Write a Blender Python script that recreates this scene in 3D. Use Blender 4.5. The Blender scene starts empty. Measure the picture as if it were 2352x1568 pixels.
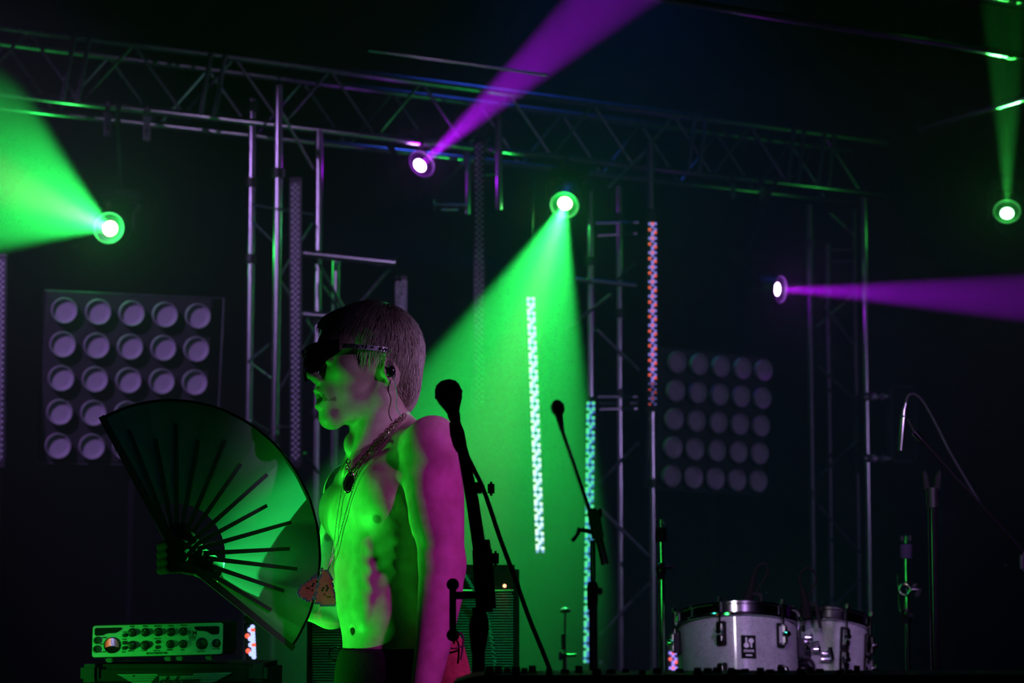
import bpy, math, random
import numpy as np
from mathutils import Vector, Matrix

random.seed(7); np.random.seed(7)
R = math.radians
scene = bpy.context.scene
col = scene.collection

# ------------------------------------------------------------------ camera
F = 5553.0                      # focal length in pixels of the 2352x1568 frame (85 mm)
HOR = 1380.0                    # pixel row of the horizon
CAMZ = 1.23
PITCH = math.atan((HOR - 784.0) / F)
cam_d = bpy.data.cameras.new('camera'); cam = bpy.data.objects.new('camera', cam_d)
col.objects.link(cam); scene.camera = cam
cam_d.sensor_width = 36.0; cam_d.lens = 36.0 * F / 2352.0
cam_d.clip_end = 100
cam.location = (0, 0, CAMZ); cam.rotation_euler = (math.pi / 2 + PITCH, 0, 0)
cam_d.dof.use_dof = True; cam_d.dof.focus_distance = 4.62; cam_d.dof.aperture_fstop = 7.5

def at(px, py, Y):
    """point of the place seen at a pixel, at the distance Y down the room"""
    fx, fz = (px - 1176.0) / F, (784.0 - py) / F
    dy = math.cos(PITCH) - fz * math.sin(PITCH)
    dz = math.sin(PITCH) + fz * math.cos(PITCH)
    return Vector((fx / dy * Y, Y, CAMZ + dz / dy * Y))
def ms(Y): return Y / F         # metres for one pixel at distance Y

# ------------------------------------------------------------------ world, exposure
scene.view_settings.view_transform = 'Standard'
scene.view_settings.look = 'None'
scene.view_settings.exposure = 0.0
scene.view_settings.gamma = 1.0
scene.view_settings.use_curve_mapping = False
w = bpy.data.worlds.new('dark_hall'); scene.world = w; w.use_nodes = True
w.node_tree.nodes['Background'].inputs[0].default_value = (0.30, 0.34, 1.0, 1)
w.node_tree.nodes['Background'].inputs[1].default_value = 0.0035

# ------------------------------------------------------------------ stage spots without fixtures, several added only to brighten single parts
def spot(name, loc, target, color, power, angle, blend=0.5, size=0.05, parent=None):
    d = bpy.data.lights.new(name, 'SPOT'); o = bpy.data.objects.new(name, d); col.objects.link(o)
    d.color = color; d.energy = power; d.spot_size = R(angle); d.spot_blend = blend; d.shadow_soft_size = size
    o.location = loc
    o.rotation_euler = (Vector(target) - Vector(loc)).to_track_quat('-Z', 'Y').to_euler()
    return o
G_KEY = (0.02, 1.0, 0.045)
spot('green_floor_light', (-1.74, 4.86, 0.15), (-0.30, 4.80, 1.31), G_KEY, 300, 22, 0.45, 0.05)
spot('green_chin_fill', (-1.75, 4.46, 0.40), (-0.38, 4.58, 1.46), G_KEY, 105, 10.5, 0.6, 0.04)  # extra spot added to lift the neck and chin
spot('green_amp_fill', (-1.85, 4.3, 1.0), (-0.90, 5.5, 1.07), (0.02, 1.0, 0.07), 62, 13, 0.9, 0.04)  # separate spot added so the amplifier face shows green
spot('green_fan_fill', (1.22, 6.55, 3.22), (-0.47, 4.64, 1.23), (0.02, 1.0, 0.14), 15000, 7.0, 0.8, 0.02)  # narrow spot added to throw a green patch on the fan
spot('green_rim_light', (0.75, 6.55, 2.3), (-0.22, 4.62, 1.62), (0.02, 1.0, 0.35), 26, 11, 0.8, 0.03)
spot('purple_side_light', (1.55, 2.7, 3.1), (0.0, 4.5, 1.30), (0.75, 0.05, 0.82), 230, 15, 1.0, 0.05)
spot('teal_fan_fill', (-1.6, 1.6, 2.8), (-0.76, 4.5, 1.52), (0.15, 0.7, 0.85), 26, 7.5, 1.0, 0.05)  # weak fill added to raise the fan's dark leaf
spot('purple_pendant_fill', (-0.5, 1.5, 2.0), (-0.372, 4.65, 1.26), (0.9, 0.03, 0.6), 42, 2.6, 0.6, 0.03)  # tiny spot added only for the bead pendant
spot('violet_hair_fill', (2.4, 2.6, 2.7), (-0.13, 4.6, 1.62), (0.56, 0.30, 0.80), 230, 7.0, 1.0, 0.05)  # dim second spot added to brighten the hair
spot('violet_truss_light_a', (-3.0, 7.0, 4.2), (-1.45, 11.0, 1.95), (0.52, 0.27, 0.9), 460, 40, 1.0, 0.06)
spot('violet_drum_fill', (-0.2, 2.2, 3.4), (0.98, 7.2, 1.2), (0.9, 0.75, 1.0), 150, 12, 0.8, 0.03)  # added for glints on the drum chrome
spot('violet_pipe_fill', (-0.35, 2.4, 4.4), (-0.72, 10.7, 2.7), (0.56, 0.36, 0.9), 240, 9, 1.0, 0.05)  # added to bring out the outrigger pipe
spot('violet_chord_fill', (2.8, 8.3, 3.0), (-1.2, 11.0, 3.35), (0.62, 0.42, 0.9), 40, 16, 1.0, 0.05)  # added to put a highlight along the lower chord
spot('green_combo_fill', (1.3, 4.9, 2.5), (-0.05, 6.2, 1.15), (0.0, 0.9, 0.38), 45, 16, 0.9, 0.04)  # added in place of green haze light on the combo grille
spot('violet_truss_light_b', (3.4, 7.2, 2.4), (0.7, 12.2, 2.0), (0.50, 0.33, 0.85), 110, 44, 1.0, 0.06)
spot('violet_drum_light', (1.7, 1.5, 3.2), (0.98, 7.2, 1.22), (0.62, 0.34, 0.95), 480, 13, 0.8, 0.06)
spot('teal_drum_light', (-1.0, 6.4, 3.4), (0.85, 7.3, 1.2), (0.05, 0.9, 0.55), 16, 34, 0.8, 0.05)
spot('blue_haze_fill', (0.5, 12.2, 5.4), (0.5, 11.2, 1.0), (0.04, 0.12, 1.0), 50, 75, 1.0, 0.1)  # wide fill added to tint the haze navy
spot('blue_haze_beam', (0.1, 11.2, 2.75), (-2.2, 10.4, 3.1), (0.02, 0.10, 1.0), 26, 15, 1.0, 0.05)
spot('teal_haze_fill', (1.2, 9.8, 0.1), (0.9, 9.4, 1.6), (0.0, 0.8, 0.5), 14, 80, 1.0, 0.1)  # added in place of beam light scattered through the haze

# ------------------------------------------------------------------ materials
MATS = {}
def mat(name, color=(0.5, 0.5, 0.5), rough=0.5, metal=0.0, var=0.12, scale=30.0, bump=0.0, emit=None, estr=0.0, spec=0.5, stretch=None, coat=0.0):
    if name in MATS: return MATS[name]
    m = bpy.data.materials.new(name); m.use_nodes = True; nt = m.node_tree; b = nt.nodes['Principled BSDF']
    b.inputs['Roughness'].default_value = rough; b.inputs['Metallic'].default_value = metal
    b.inputs['Specular IOR Level'].default_value = spec
    b.inputs['Coat Weight'].default_value = coat
    tc = nt.nodes.new('ShaderNodeTexCoord'); nz = nt.nodes.new('ShaderNodeTexNoise')
    nz.inputs['Scale'].default_value = scale; nz.inputs['Detail'].default_value = 3
    if stretch:
        mp = nt.nodes.new('ShaderNodeMapping'); mp.inputs['Scale'].default_value = stretch
        nt.links.new(tc.outputs['Object'], mp.inputs[0]); nt.links.new(mp.outputs[0], nz.inputs['Vector'])
    else:
        nt.links.new(tc.outputs['Object'], nz.inputs['Vector'])
    rp = nt.nodes.new('ShaderNodeValToRGB')
    c = color
    rp.color_ramp.elements[0].position = 0.3; rp.color_ramp.elements[1].position = 0.7
    rp.color_ramp.elements[0].color = (c[0] * (1 - var), c[1] * (1 - var), c[2] * (1 - var), 1)
    rp.color_ramp.elements[1].color = (min(1, c[0] * (1 + var)), min(1, c[1] * (1 + var)), min(1, c[2] * (1 + var)), 1)
    nt.links.new(nz.outputs['Fac'], rp.inputs[0]); nt.links.new(rp.outputs[0], b.inputs['Base Color'])
    if bump:
        bp = nt.nodes.new('ShaderNodeBump'); bp.inputs['Strength'].default_value = bump; bp.inputs['Distance'].default_value = 0.002
        nt.links.new(nz.outputs['Fac'], bp.inputs['Height']); nt.links.new(bp.outputs[0], b.inputs['Normal'])
    if emit:
        b.inputs['Emission Color'].default_value = (*emit, 1); b.inputs['Emission Strength'].default_value = estr
        m.cycles.emission_sampling = 'NONE'
    MATS[name] = m
    return m
ALU = mat('aluminium', (0.62, 0.62, 0.66), 0.24, 1.0, 0.10, 60)
ALUD = mat('aluminium_worn', (0.30, 0.30, 0.34), 0.40, 1.0, 0.2, 40)
ALU_SHADE = mat('aluminium_shaded', (0.11, 0.11, 0.13), 0.42, 1.0, 0.2, 40)  # darkened aluminium: shade put into the colour of the dim tower uprights
BLK = mat('black_metal', (0.012, 0.012, 0.014), 0.45, 0.0, 0.3, 80)
BLKG = mat('black_gloss', (0.010, 0.010, 0.012), 0.16, 0.0, 0.2, 60)
BLKM = mat('black_matte', (0.008, 0.008, 0.009), 0.85, 0.0, 0.3, 120, spec=0.2)
RUB = mat('rubber', (0.006, 0.006, 0.007), 0.7, 0, 0.2, 90, spec=0.25)
CHR = mat('chrome', (0.85, 0.85, 0.88), 0.10, 1.0, 0.04, 50)
STEEL = mat('steel', (0.45, 0.45, 0.48), 0.3, 1.0, 0.1, 70)

# ------------------------------------------------------------------ mesh builder
class MB:
    def __init__(s): s.v = []; s.f = []
    def add(s, vs, fs):
        o = len(s.v); s.v += [tuple(q) for q in vs]; s.f += [tuple(i + o for i in q) for q in fs]; return s
    def box(s, c, d, rot=None):
        c = Vector(c); vs = []
        for z in (-1, 1):
            for y in (-1, 1):
                for x in (-1, 1):
                    q = Vector((x * d[0] / 2, y * d[1] / 2, z * d[2] / 2))
                    if rot: q = rot @ q
                    vs.append(c + q)
        return s.add(vs, [(0, 2, 3, 1), (4, 5, 7, 6), (0, 1, 5, 4), (2, 6, 7, 3), (0, 4, 6, 2), (1, 3, 7, 5)])
    def bbox(s, c, d, bv, rot=None):
        """box with all edges rounded off by bv (chamfered)"""
        c = Vector(c); hx, hy, hz = d[0] / 2, d[1] / 2, d[2] / 2; b = min(bv, hx * .95, hy * .95, hz * .95)
        import bmesh
        bm = bmesh.new(); bmesh.ops.create_cube(bm, size=1)
        for q in bm.verts: q.co = Vector((q.co.x * d[0], q.co.y * d[1], q.co.z * d[2]))
        bmesh.ops.bevel(bm, geom=bm.edges[:], offset=b, segments=2, affect='EDGES')
        bm.verts.index_update()
        vs = [(c + (rot @ q.co if rot else q.co)) for q in bm.verts]; fs = [tuple(x.index for x in q.verts) for q in bm.faces]
        bm.free(); return s.add(vs, fs)
    def cyl(s, a, b, r0, r1=None, n=14, cap=True):
        a, b = Vector(a), Vector(b); r1 = r0 if r1 is None else r1
        z = (b - a)
        if z.length < 1e-9: return s
        z = z.normalized(); x = z.orthogonal().normalized(); y = z.cross(x)
        vs = []
        for p, r in ((a, r0), (b, r1)):
            for i in range(n):
                t = 2 * math.pi * i / n; vs.append(p + x * (r * math.cos(t)) + y * (r * math.sin(t)))
        fs = [(i, (i + 1) % n, n + (i + 1) % n, n + i) for i in range(n)]
        if cap: fs += [tuple(range(n - 1, -1, -1)), tuple(range(n, 2 * n))]
        return s.add(vs, fs)
    def tube(s, pts, r, n=8, closed=False, cap=True):
        pts = [Vector(p) for p in pts]; m = len(pts); vs = []; prev = None
        for i, p in enumerate(pts):
            if closed: t = pts[(i + 1) % m] - pts[i - 1]
            else: t = pts[min(i + 1, m - 1)] - pts[max(i - 1, 0)]
            t = t.normalized() if t.length > 1e-9 else Vector((0, 0, 1))
            x = t.orthogonal().normalized() if prev is None else (prev - t * prev.dot(t)).normalized()
            prev = x; y = t.cross(x); rr = r[i] if isinstance(r, (list, tuple)) else r
            for k in range(n):
                q = 2 * math.pi * k / n; vs.append(p + x * (rr * math.cos(q)) + y * (rr * math.sin(q)))
        fs = []
        for i in range(m if closed else m - 1):
            j = (i + 1) % m
            for k in range(n): fs.append((i * n + k, i * n + (k + 1) % n, j * n + (k + 1) % n, j * n + k))
        if cap and not closed: fs += [tuple(range(n - 1, -1, -1)), tuple(range((m - 1) * n, m * n))]
        return s.add(vs, fs)
    def lathe(s, prof, o=(0, 0, 0), ax=(0, 0, 1), n=24, close=False):
        """prof: (radius, height) pairs turned about ax through o"""
        o, z = Vector(o), Vector(ax).normalized(); x = z.orthogonal().normalized(); y = z.cross(x); vs = []
        for r, h in prof:
            for k in range(n):
                q = 2 * math.pi * k / n; vs.append(o + z * h + x * (r * math.cos(q)) + y * (r * math.sin(q)))
        m = len(prof); fs = []
        for i in range(m if close else m - 1):
            j = (i + 1) % m
            for k in range(n): fs.append((i * n + k, i * n + (k + 1) % n, j * n + (k + 1) % n, j * n + k))
        if not close:
            if prof[0][0] > 1e-6: fs.append(tuple(range(n - 1, -1, -1)))
            if prof[-1][0] > 1e-6: fs.append(tuple(range((m - 1) * n, m * n)))
        return s.add(vs, fs)
    def ball(s, c, r, n=14, sc=(1, 1, 1), rot=None):
        c = Vector(c); m = max(6, n // 2 + 2); vs = []; fs = []
        for i in range(m + 1):
            a = math.pi * i / m
            for k in range(n):
                q = 2 * math.pi * k / n
                p = Vector((r * sc[0] * math.sin(a) * math.cos(q), r * sc[1] * math.sin(a) * math.sin(q), r * sc[2] * math.cos(a)))
                vs.append(c + (rot @ p if rot else p))
        for i in range(m):
            for k in range(n): fs.append((i * n + k, (i + 1) * n + k, (i + 1) * n + (k + 1) % n, i * n + (k + 1) % n))
        return s.add(vs, fs)
    def torus(s, c, ax, R0, r, n=28, m=10):
        c, z = Vector(c), Vector(ax).normalized(); x = z.orthogonal().normalized(); y = z.cross(x)
        return s.tube([c + x * (R0 * math.cos(2 * math.pi * i / n)) + y * (R0 * math.sin(2 * math.pi * i / n)) for i in range(n)], r, m, closed=True)
    def prism(s, pts, ex):
        """flat outline (3-D points) pushed along ex"""
        ex = Vector(ex); n = len(pts); vs = [Vector(p) for p in pts] + [Vector(p) + ex for p in pts]
        return s.add(vs, [tuple(range(n - 1, -1, -1)), tuple(range(n, 2 * n))] + [(i, (i + 1) % n, n + (i + 1) % n, n + i) for i in range(n)])
    def mesh(s, name, m, off=(0, 0, 0), smooth=True):
        me = bpy.data.meshes.new(name); ox, oy, oz = off
        me.from_pydata([(q[0] - ox, q[1] - oy, q[2] - oz) for q in s.v], [], s.f); me.update()
        if m: me.materials.append(m)
        if smooth:
            me.polygons.foreach_set('use_smooth', [True] * len(me.polygons))
            try: me.set_sharp_from_angle(angle=R(38))
            except Exception: pass
        return me
    def build(s, name, m, parent=None, local=False, smooth=True, loc=None):
        """link as one mesh object; coordinates are those of the place unless local"""
        if parent is not None:
            off = (0, 0, 0) if local else ROOTLOC[parent.name]
            o = bpy.data.objects.new(name, s.mesh(name, m, off, smooth)); col.objects.link(o); o.parent = parent
            ROOTLOC[o.name] = off if not local else (0, 0, 0)
        else:
            off = loc if loc is not None else (0, 0, 0)
            o = bpy.data.objects.new(name, s.mesh(name, m, off, smooth)); col.objects.link(o); o.location = off
            ROOTLOC[o.name] = tuple(off)
        return o
ROOTLOC = {}
def tag(o, label=None, cat=None, group=None, kind=None):
    if label: o['label'] = label
    if cat: o['category'] = cat
    if group: o['group'] = group
    if kind: o['kind'] = kind
    return o
def thing(name, label, cat, loc=(0, 0, 0), group=None, rot=None):
    o = bpy.data.objects.new(name, None); col.objects.link(o); o.empty_display_size = 0.05
    o.location = loc
    if rot: o.rotation_euler = rot
    ROOTLOC[o.name] = tuple(loc)
    return tag(o, label, cat, group)
def inst(name, me, parent, loc, rot=None, sc=None):
    """one more object on shared mesh data, at a place given in the room"""
    o = bpy.data.objects.new(name, me); col.objects.link(o)
    off = ROOTLOC[parent.name] if parent else (0, 0, 0)
    o.parent = parent; o.location = Vector(loc) - Vector(off)
    if rot is not None: o.rotation_euler = rot
    if sc: o.scale = sc
    return o
def curve3(pts, n=8):
    """smooth path through points (Catmull-Rom)"""
    P = [Vector(p) for p in pts]; P = [P[0] * 2 - P[1]] + P + [P[-1] * 2 - P[-2]]; out = []
    for i in range(1, len(P) - 2):
        for k in range(n):
            t = k / n; a, b, c, d = P[i - 1], P[i], P[i + 1], P[i + 2]
            out.append(0.5 * ((2 * b) + (c - a) * t + (2 * a - 5 * b + 4 * c - d) * t * t + (3 * b - a - 3 * c + d) * t ** 3))
    out.append(P[-2]); return out
def text(name, s, size, m, parent, loc, rot, ext=0.0006, shear=0.0, bold=0.0, sx=1.0, align='CENTER'):
    cu = bpy.data.curves.new(name, 'FONT'); cu.body = s; cu.size = size; cu.extrude = ext; cu.shear = shear
    cu.offset = bold; cu.align_x = align; cu.align_y = 'CENTER'; cu.resolution_u = 3
    o = bpy.data.objects.new(name, cu); col.objects.link(o)
    me = bpy.data.meshes.new_from_object(o); col.objects.unlink(o); bpy.data.objects.remove(o)
    me.materials.clear(); me.materials.append(m); me.name = name
    o = inst(name, me, parent, loc, rot, (sx, 1, 1)); return o

# ------------------------------------------------------------------ the hall
def wall(name, m, vs, fs):
    o = MB().add(vs, fs).build(name, m, smooth=False); return tag(o, kind='structure')
FLOORM = mat('stage_floor', (0.012, 0.012, 0.013), 0.45, 0, 0.35, 6, 0.2)
DRAPE = mat('black_drape', (0.003, 0.003, 0.004), 0.95, 0, 0.1, 3, 0.0, spec=0.1)
CEILM = mat('dark_ceiling', (0.008, 0.008, 0.009), 0.9, 0, 0.3, 3, spec=0.1)
X0, X1, YA, YB, ZT = -5.2, 6.2, -1.0, 17.0, 5.6
o = MB().box(((X0 + X1) / 2, (YA + YB) / 2, -0.1), (X1 - X0, YB - YA, 0.2)).build('floor', FLOORM, smooth=False); tag(o, kind='structure')
o = MB().box(((X0 + X1) / 2, (YA + YB) / 2, ZT + 0.1), (X1 - X0, YB - YA, 0.2)).build('ceiling', CEILM, smooth=False); tag(o, kind='structure')
o = MB().box((X0 - 0.1, (YA + YB) / 2, ZT / 2), (0.2, YB - YA, ZT)).build('wall_left', CEILM, smooth=False); tag(o, kind='structure')
o = MB().box((X1 + 0.1, (YA + YB) / 2, ZT / 2), (0.2, YB - YA, ZT)).build('wall_right', CEILM, smooth=False); tag(o, kind='structure')
# folded black drape hung along the back
n = 160; vs = []; fs = []
for i in range(n + 1):
    t = i / n; x = X0 + (X1 - X0) * t; y = 13.0 + 3.4 * t + 0.05 * math.sin(t * 52) + 0.02 * math.sin(t * 23 + 1)
    vs += [(x, y, 0), (x, y, ZT)]
for i in range(n): fs.append((2 * i, 2 * i + 2, 2 * i + 3, 2 * i + 1))
o = MB().add(vs, fs).build('wall_back', DRAPE); tag(o, kind='structure')

# haze hanging over the back of the stage
hz = bpy.data.materials.new('stage_haze'); hz.use_nodes = True; nt = hz.node_tree
nt.nodes.remove(nt.nodes['Principled BSDF'])
vs_ = nt.nodes.new('ShaderNodeVolumeScatter'); vs_.inputs['Density'].default_value = 0.055; vs_.inputs['Anisotropy'].default_value = 0.35
nt.links.new(vs_.outputs[0], nt.nodes['Material Output'].inputs['Volume'])
o = MB().box((0.5, 10.8, 2.78), (10.0, 4.2, 5.5)).build('stage_haze', hz, smooth=False)
tag(o, 'thin stage haze hanging around the trusses that makes the beams visible', 'haze', kind='stuff')

# ================================================================== trusses
CLAMP_GROUP = 'truss clamps'
A0 = at(-90, 193.5, 10.3); B0 = at(1990, 452, 13.0); B0.z = A0.z = (A0.z + B0.z) / 2
TU = (B0 - A0).normalized(); TN = Vector((-TU.y, TU.x, 0)).normalized()      # along, and away from the audience
if TN.y < 0: TN = -TN
TL = (B0 - A0).length + 0.15
TH, TD = 0.295, 0.29
ZUP = Vector((0, 0, 1))
mt = thing('box_truss', 'long aluminium box truss running high across the back of the stage', 'truss', A0 + TU * TL / 2)
for dz in (0, TH):
    for dn in (0, TD):
        p = A0 + ZUP * dz + TN * dn
        MB().cyl(p - TU * 0.6, p + TU * TL, 0.020, n=16).build('chord', ALU if dz == 0 else ALUD, mt)
nb = int(TL / 0.5)
for i in range(-1, nb):
    s0 = i * 0.5 + 0.05
    for dn in (0, TD):
        a = A0 + TU * s0 + TN * dn; b = A0 + TU * (s0 + 0.25) + TN * dn + ZUP * TH; c = A0 + TU * (s0 + 0.5) + TN * dn
        MB().cyl(a, b, 0.008, n=8).build('brace', ALUD, mt)
        MB().cyl(b, c, 0.008, n=8).build('brace', ALUD, mt)
for px in (150, 470, 1600, 1830, 1900):
    t = (at(px, 330, 11.6) - A0).dot(TU) if False else None
    # where the vertical plane of the truss is seen at that column
    fx = (px - 1176) / F
    k = (A0.x - fx * A0.y) / (fx * TU.y - TU.x)
    for d in (-0.035, 0.035):
        a = A0 + TU * (k + d - 0.02) + TN * -0.02; b = A0 + TU * (k + d + 0.03) + ZUP * TH + TN * -0.02
        MB().cyl(a, b, 0.012, n=8).build('joint_strut', ALUD, mt)
def truss_at(px):
    fx = (px - 1176) / F; k = (A0.x - fx * A0.y) / (fx * TU.y - TU.x); return A0 + TU * k

# flat brackets hanging from the lower chord
def bracket(px, ln, label):
    p = truss_at(px); t = thing('hanging_bracket', label, 'bracket', p + ZUP * -ln, 'hanging truss brackets')
    rot = Matrix(((TU.x, TN.x, 0), (TU.y, TN.y, 0), (0, 0, 1)))
    MB().torus(p, TU, 0.030, 0.010, 16, 8).build('clamp', BLK, t)
    pl = MB().bbox(p + ZUP * -(ln / 2 + 0.03) - TN * 0.02, (0.036, 0.006, ln), 0.002, rot).build('plate', ALU, t)
    for q in (0.02, 0.045):
        MB().cyl(p + ZUP * -(ln + 0.03 - q) - TN * 0.021, p + ZUP * -(ln + 0.03 - q) - TN * 0.028, 0.0075, n=10).build('bolt', STEEL if q < .03 else BLK, t)
bracket(229, 0.115, 'flat metal bracket on the lower truss chord, nearest the left edge')
bracket(320, 0.115, 'flat metal bracket on the lower truss chord, second from the left edge')
bracket(1685, 0.085, 'dim short bracket under the far right truss chord, left of its pair')
bracket(1752, 0.085, 'dim short bracket under the far right truss chord, right of its pair')

def tower(name, label, ups, braces, rungs, top=None, r=0.0195):
    """ups: (px, Y, py_top, py_bottom or None for the floor); braces/rungs: (px,py,px,py,Y,r)"""
    px0, Y0 = ups[0][0], ups[0][1]
    b = at(px0, 1000, Y0)
    hang = ups[0][3] is not None
    t = thing(name, label, 'truss', (b.x, b.y, 0 if not hang else at(px0, ups[0][3], Y0).z))
    for u in ups:
        p = at(u[0], 1000, u[1]); zt = at(u[0], u[2], u[1]).z
        zb = 0.0 if u[3] is None else at(u[0], u[3], u[1]).z
        up = MB().cyl((p.x, p.y, zb), (p.x, p.y, zt), r, n=18).build('upright', ALU_SHADE if u[0] in (1864, 1905, 1968) else ALU, t)
        # dark half couplers on the pipe
        for k in u[4] if len(u) > 4 else ():
            q = at(u[0], k, u[1])
            MB().lathe([(r + .001, -.022), (r + .009, -.022), (r + .011, 0), (r + .009, .022), (r + .001, .022)], (p.x, p.y, q.z), (0, 0, 1), 14).build('coupler', BLK, up)
    for (x0, y0, x1, y1, Y, rr) in braces:
        MB().cyl(at(x0, y0, Y), at(x1, y1, Y + 0.12), rr, n=10).build('brace', ALUD, t)
    for (x0, y0, x1, y1, Y, rr) in rungs:
        MB().cyl(at(x0, y0, Y), at(x1, y1, Y + 0.04), rr, n=10).build('rung', ALU, t)
    return t
tower('truss_tower', 'aluminium truss tower just left of the performer\'s head', [
    (632, 10.72, 195, None, (398, 1010)), (571, 11.05, 228, None, (245, 420, 595, 990)), (727, 11.2, 300, None, (735, 950)), (768, 10.85, 600, None, ())],
    [(643, 250, 719, 388, 10.95, .008), (719, 512, 640, 640, 10.95, .007), (640, 640, 720, 760, 10.95, .007), (640, 880, 572, 830, 10.9, .007),
     (580, 510, 630, 560, 10.9, .007), (572, 830, 618, 790, 10.9, .007), (575, 965, 615, 990, 10.9, .007), (700, 1040, 730, 1085, 10.95, .007), (720, 760, 640, 900, 10.95, .007)],
    [(578, 470, 628, 478, 10.9, .008), (640, 480, 720, 492, 11.0, .008)])
tower('truss_tower', 'truss tower with ladder rungs between the lit green strip and the red strip', [
    (1357, 11.9, 440, None, (600, 965)), (1424, 12.25, 428, None, (500, 720, 905)), (1498, 12.1, 318, None, (490, 1110))],
    [(1478, 352, 1398, 430, 12.0, .009), (1458, 605, 1420, 642, 12.0, .009), (1404, 676, 1300, 757, 11.7, .010), (1370, 757, 1466, 850, 11.9, .010),
     (1466, 1018, 1378, 1108, 11.9, .010), (1376, 1166, 1492, 1278, 11.9, .010), (1492, 1340, 1380, 1456, 11.9, .010), (1380, 1520, 1410, 1560, 11.9, .010)],
    [(1368, 513, 1466, 511, 12.0, .007), (1372, 541, 1462, 536, 12.0, .007), (1318, 641, 1462, 656, 11.85, .012), (1372, 911, 1463, 911, 12.0, .007),
     (1376, 940, 1463, 938, 12.0, .009), (1376, 926, 1414, 926, 12.0, .006), (1446, 926, 1463, 926, 12.0, .006)])
tower('truss_tower', 'dim truss tower at the right with two clamps on its outer pipe', [
    (1992, 12.75, 455, None, (911, 1052)), (1864, 12.5, 470, None, (560, 1135)), (1905, 12.95, 560, None, ()), (1968, 13.1, 480, None, ())],
    [(1875, 750, 1955, 680, 12.7, .008), (1890, 700, 1960, 790, 12.7, .008), (1880, 840, 1960, 915, 12.7, .008), (1970, 1010, 1885, 1090, 12.7, .008),
     (1880, 1160, 1975, 1270, 12.7, .008), (1975, 1330, 1890, 1420, 12.7, .008), (1905, 490, 1960, 540, 12.7, .008)],
    [(1905, 574, 1962, 572, 12.8, .008), (1905, 600, 1962, 600, 12.8, .008), (1960, 911, 1990, 911, 12.75, .007), (1960, 1053, 1990, 1053, 12.75, .007)])
tower('drop_frame', 'short hanging truss frame beside the unlit strip above the performer', [
    (1145, 11.7, 262, 482, ()), (1072, 11.9, 330, 492, ())],
    [(1063, 374, 1010, 428, 11.8, .009), (1125, 318, 1100, 345, 11.8, .007)],
    [(996, 470, 1076, 470, 11.8, .007), (1012, 482, 1052, 482, 11.8, .006), (995, 458, 998, 482, 11.8, .010)])
# outrigger pipe above the performer's head
Yo = 10.7
t = thing('truss_outrigger', 'thick horizontal pipe with thin braces just above the performer\'s head', 'truss', at(800, 720, Yo))
MB().cyl(at(698, 582, Yo), at(908, 604, Yo), 0.0200, n=20).build('pipe', ALU, t)
MB().cyl(at(698, 722, Yo), at(908, 738, Yo), 0.0200, n=20).build('pipe', ALU, t)
for a in ((732, 606, 800, 728), (800, 728, 896, 614), (740, 655, 790, 728)):
    MB().cyl(at(a[0], a[1], Yo), at(a[2], a[3], Yo + .1), 0.0075, n=10).build('brace', ALUD, t)
MB().torus(at(727, 590, Yo + .02), (1, 0, 0), 0.026, 0.008, 16, 8).build('clamp', BLK, t)

# ceiling pipes
def pipe(px, py, Y, l0, l1, label, r=0.018, d=None, rings=()):
    c = at(px, py, Y); d = d or TU
    t = thing('ceiling_pipe', label, 'pipe', c, 'pipes under the ceiling')
    body = MB().cyl(c + d * l0, c + d * l1, r, n=16).build('tube', ALU, t)
    for k in rings:
        MB().lathe([(r, -.012), (r + .006, -.012), (r + .006, .012), (r, .012)], c + d * k, d, 14).build('coupler', BLK, body)
    return t
def aim_of(ix, iy, th, px, py):
    """beam heading: (ix, iy) is its heading across the picture (y up), th how far it turns off the line back to the audience"""
    v = (at(px, py, 10) - Vector((0, 0, CAMZ))).normalized(); rt = v.cross(ZUP).normalized(); up = rt.cross(v)
    h = (rt * ix + up * iy).normalized()
    return -v * math.cos(R(th)) + h * math.sin(R(th))
def beam_depth(px, py, Y, aim, row):
    """distance down the room at which a beam's axis is seen at that picture row"""
    p = at(px, py, Y)
    for i in range(400):
        q = p + aim * (i * 0.01)
        if at(px, row, q.y).z <= q.z: return q.y
    return Y
GR = (2313, 491, 12.5, aim_of(0.02, 1.0, 30, 2313, 491))
Y2 = beam_depth(*GR, 126); Y1 = beam_depth(*GR, 228); Y3 = beam_depth(*GR, 6)
pipe(2330, 126, Y2, -3.6, 0.8, 'ceiling pipe glowing green where the right beam strikes it, upper of two', rings=(-.03,))
pipe(1010, 138, 10.2, -0.35, 0.55, 'thin ceiling pipe faintly lit violet beside the purple beam', 0.006)
b = at(2335, 229, Y1); a = at(2108, 296, Y1 + 0.9); d_ = (b - a).normalized()
pipe(2335, 229, Y1, -(b - a).length, 0.5, 'ceiling pipe glowing white-green across the right beam, lower of two', 0.018, d_, rings=(-(b - a).length + .02,))
c = at(2340, 8, Y3)
t = thing('ceiling_beam', 'green-lit ceiling beam with a row of tiny bulbs in the top right corner', 'beam', c)
rot = Matrix(((TU.x, TN.x, 0), (TU.y, TN.y, 0), (0, 0, 1)))
MB().bbox(c + ZUP * 0.045, (2.2, 0.10, 0.10), 0.006, rot).build('beam', ALUD, t)
MB().cyl(c - TU * 1.1 - ZUP * 0.022, c + TU * 1.1 - ZUP * 0.022, 0.005, n=8).build('cable', BLKG, t)
bulb = MB().ball((0, 0, 0), 0.0045, 8).mesh('bulb', mat('bulb_glass', (0.8, 0.9, 0.8), 0.1, 0.0))
for k in range(-8, 12): inst('bulb', bulb, t, c + TU * (k * 0.027) - TN * 0.054 + ZUP * (0.03))

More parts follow.
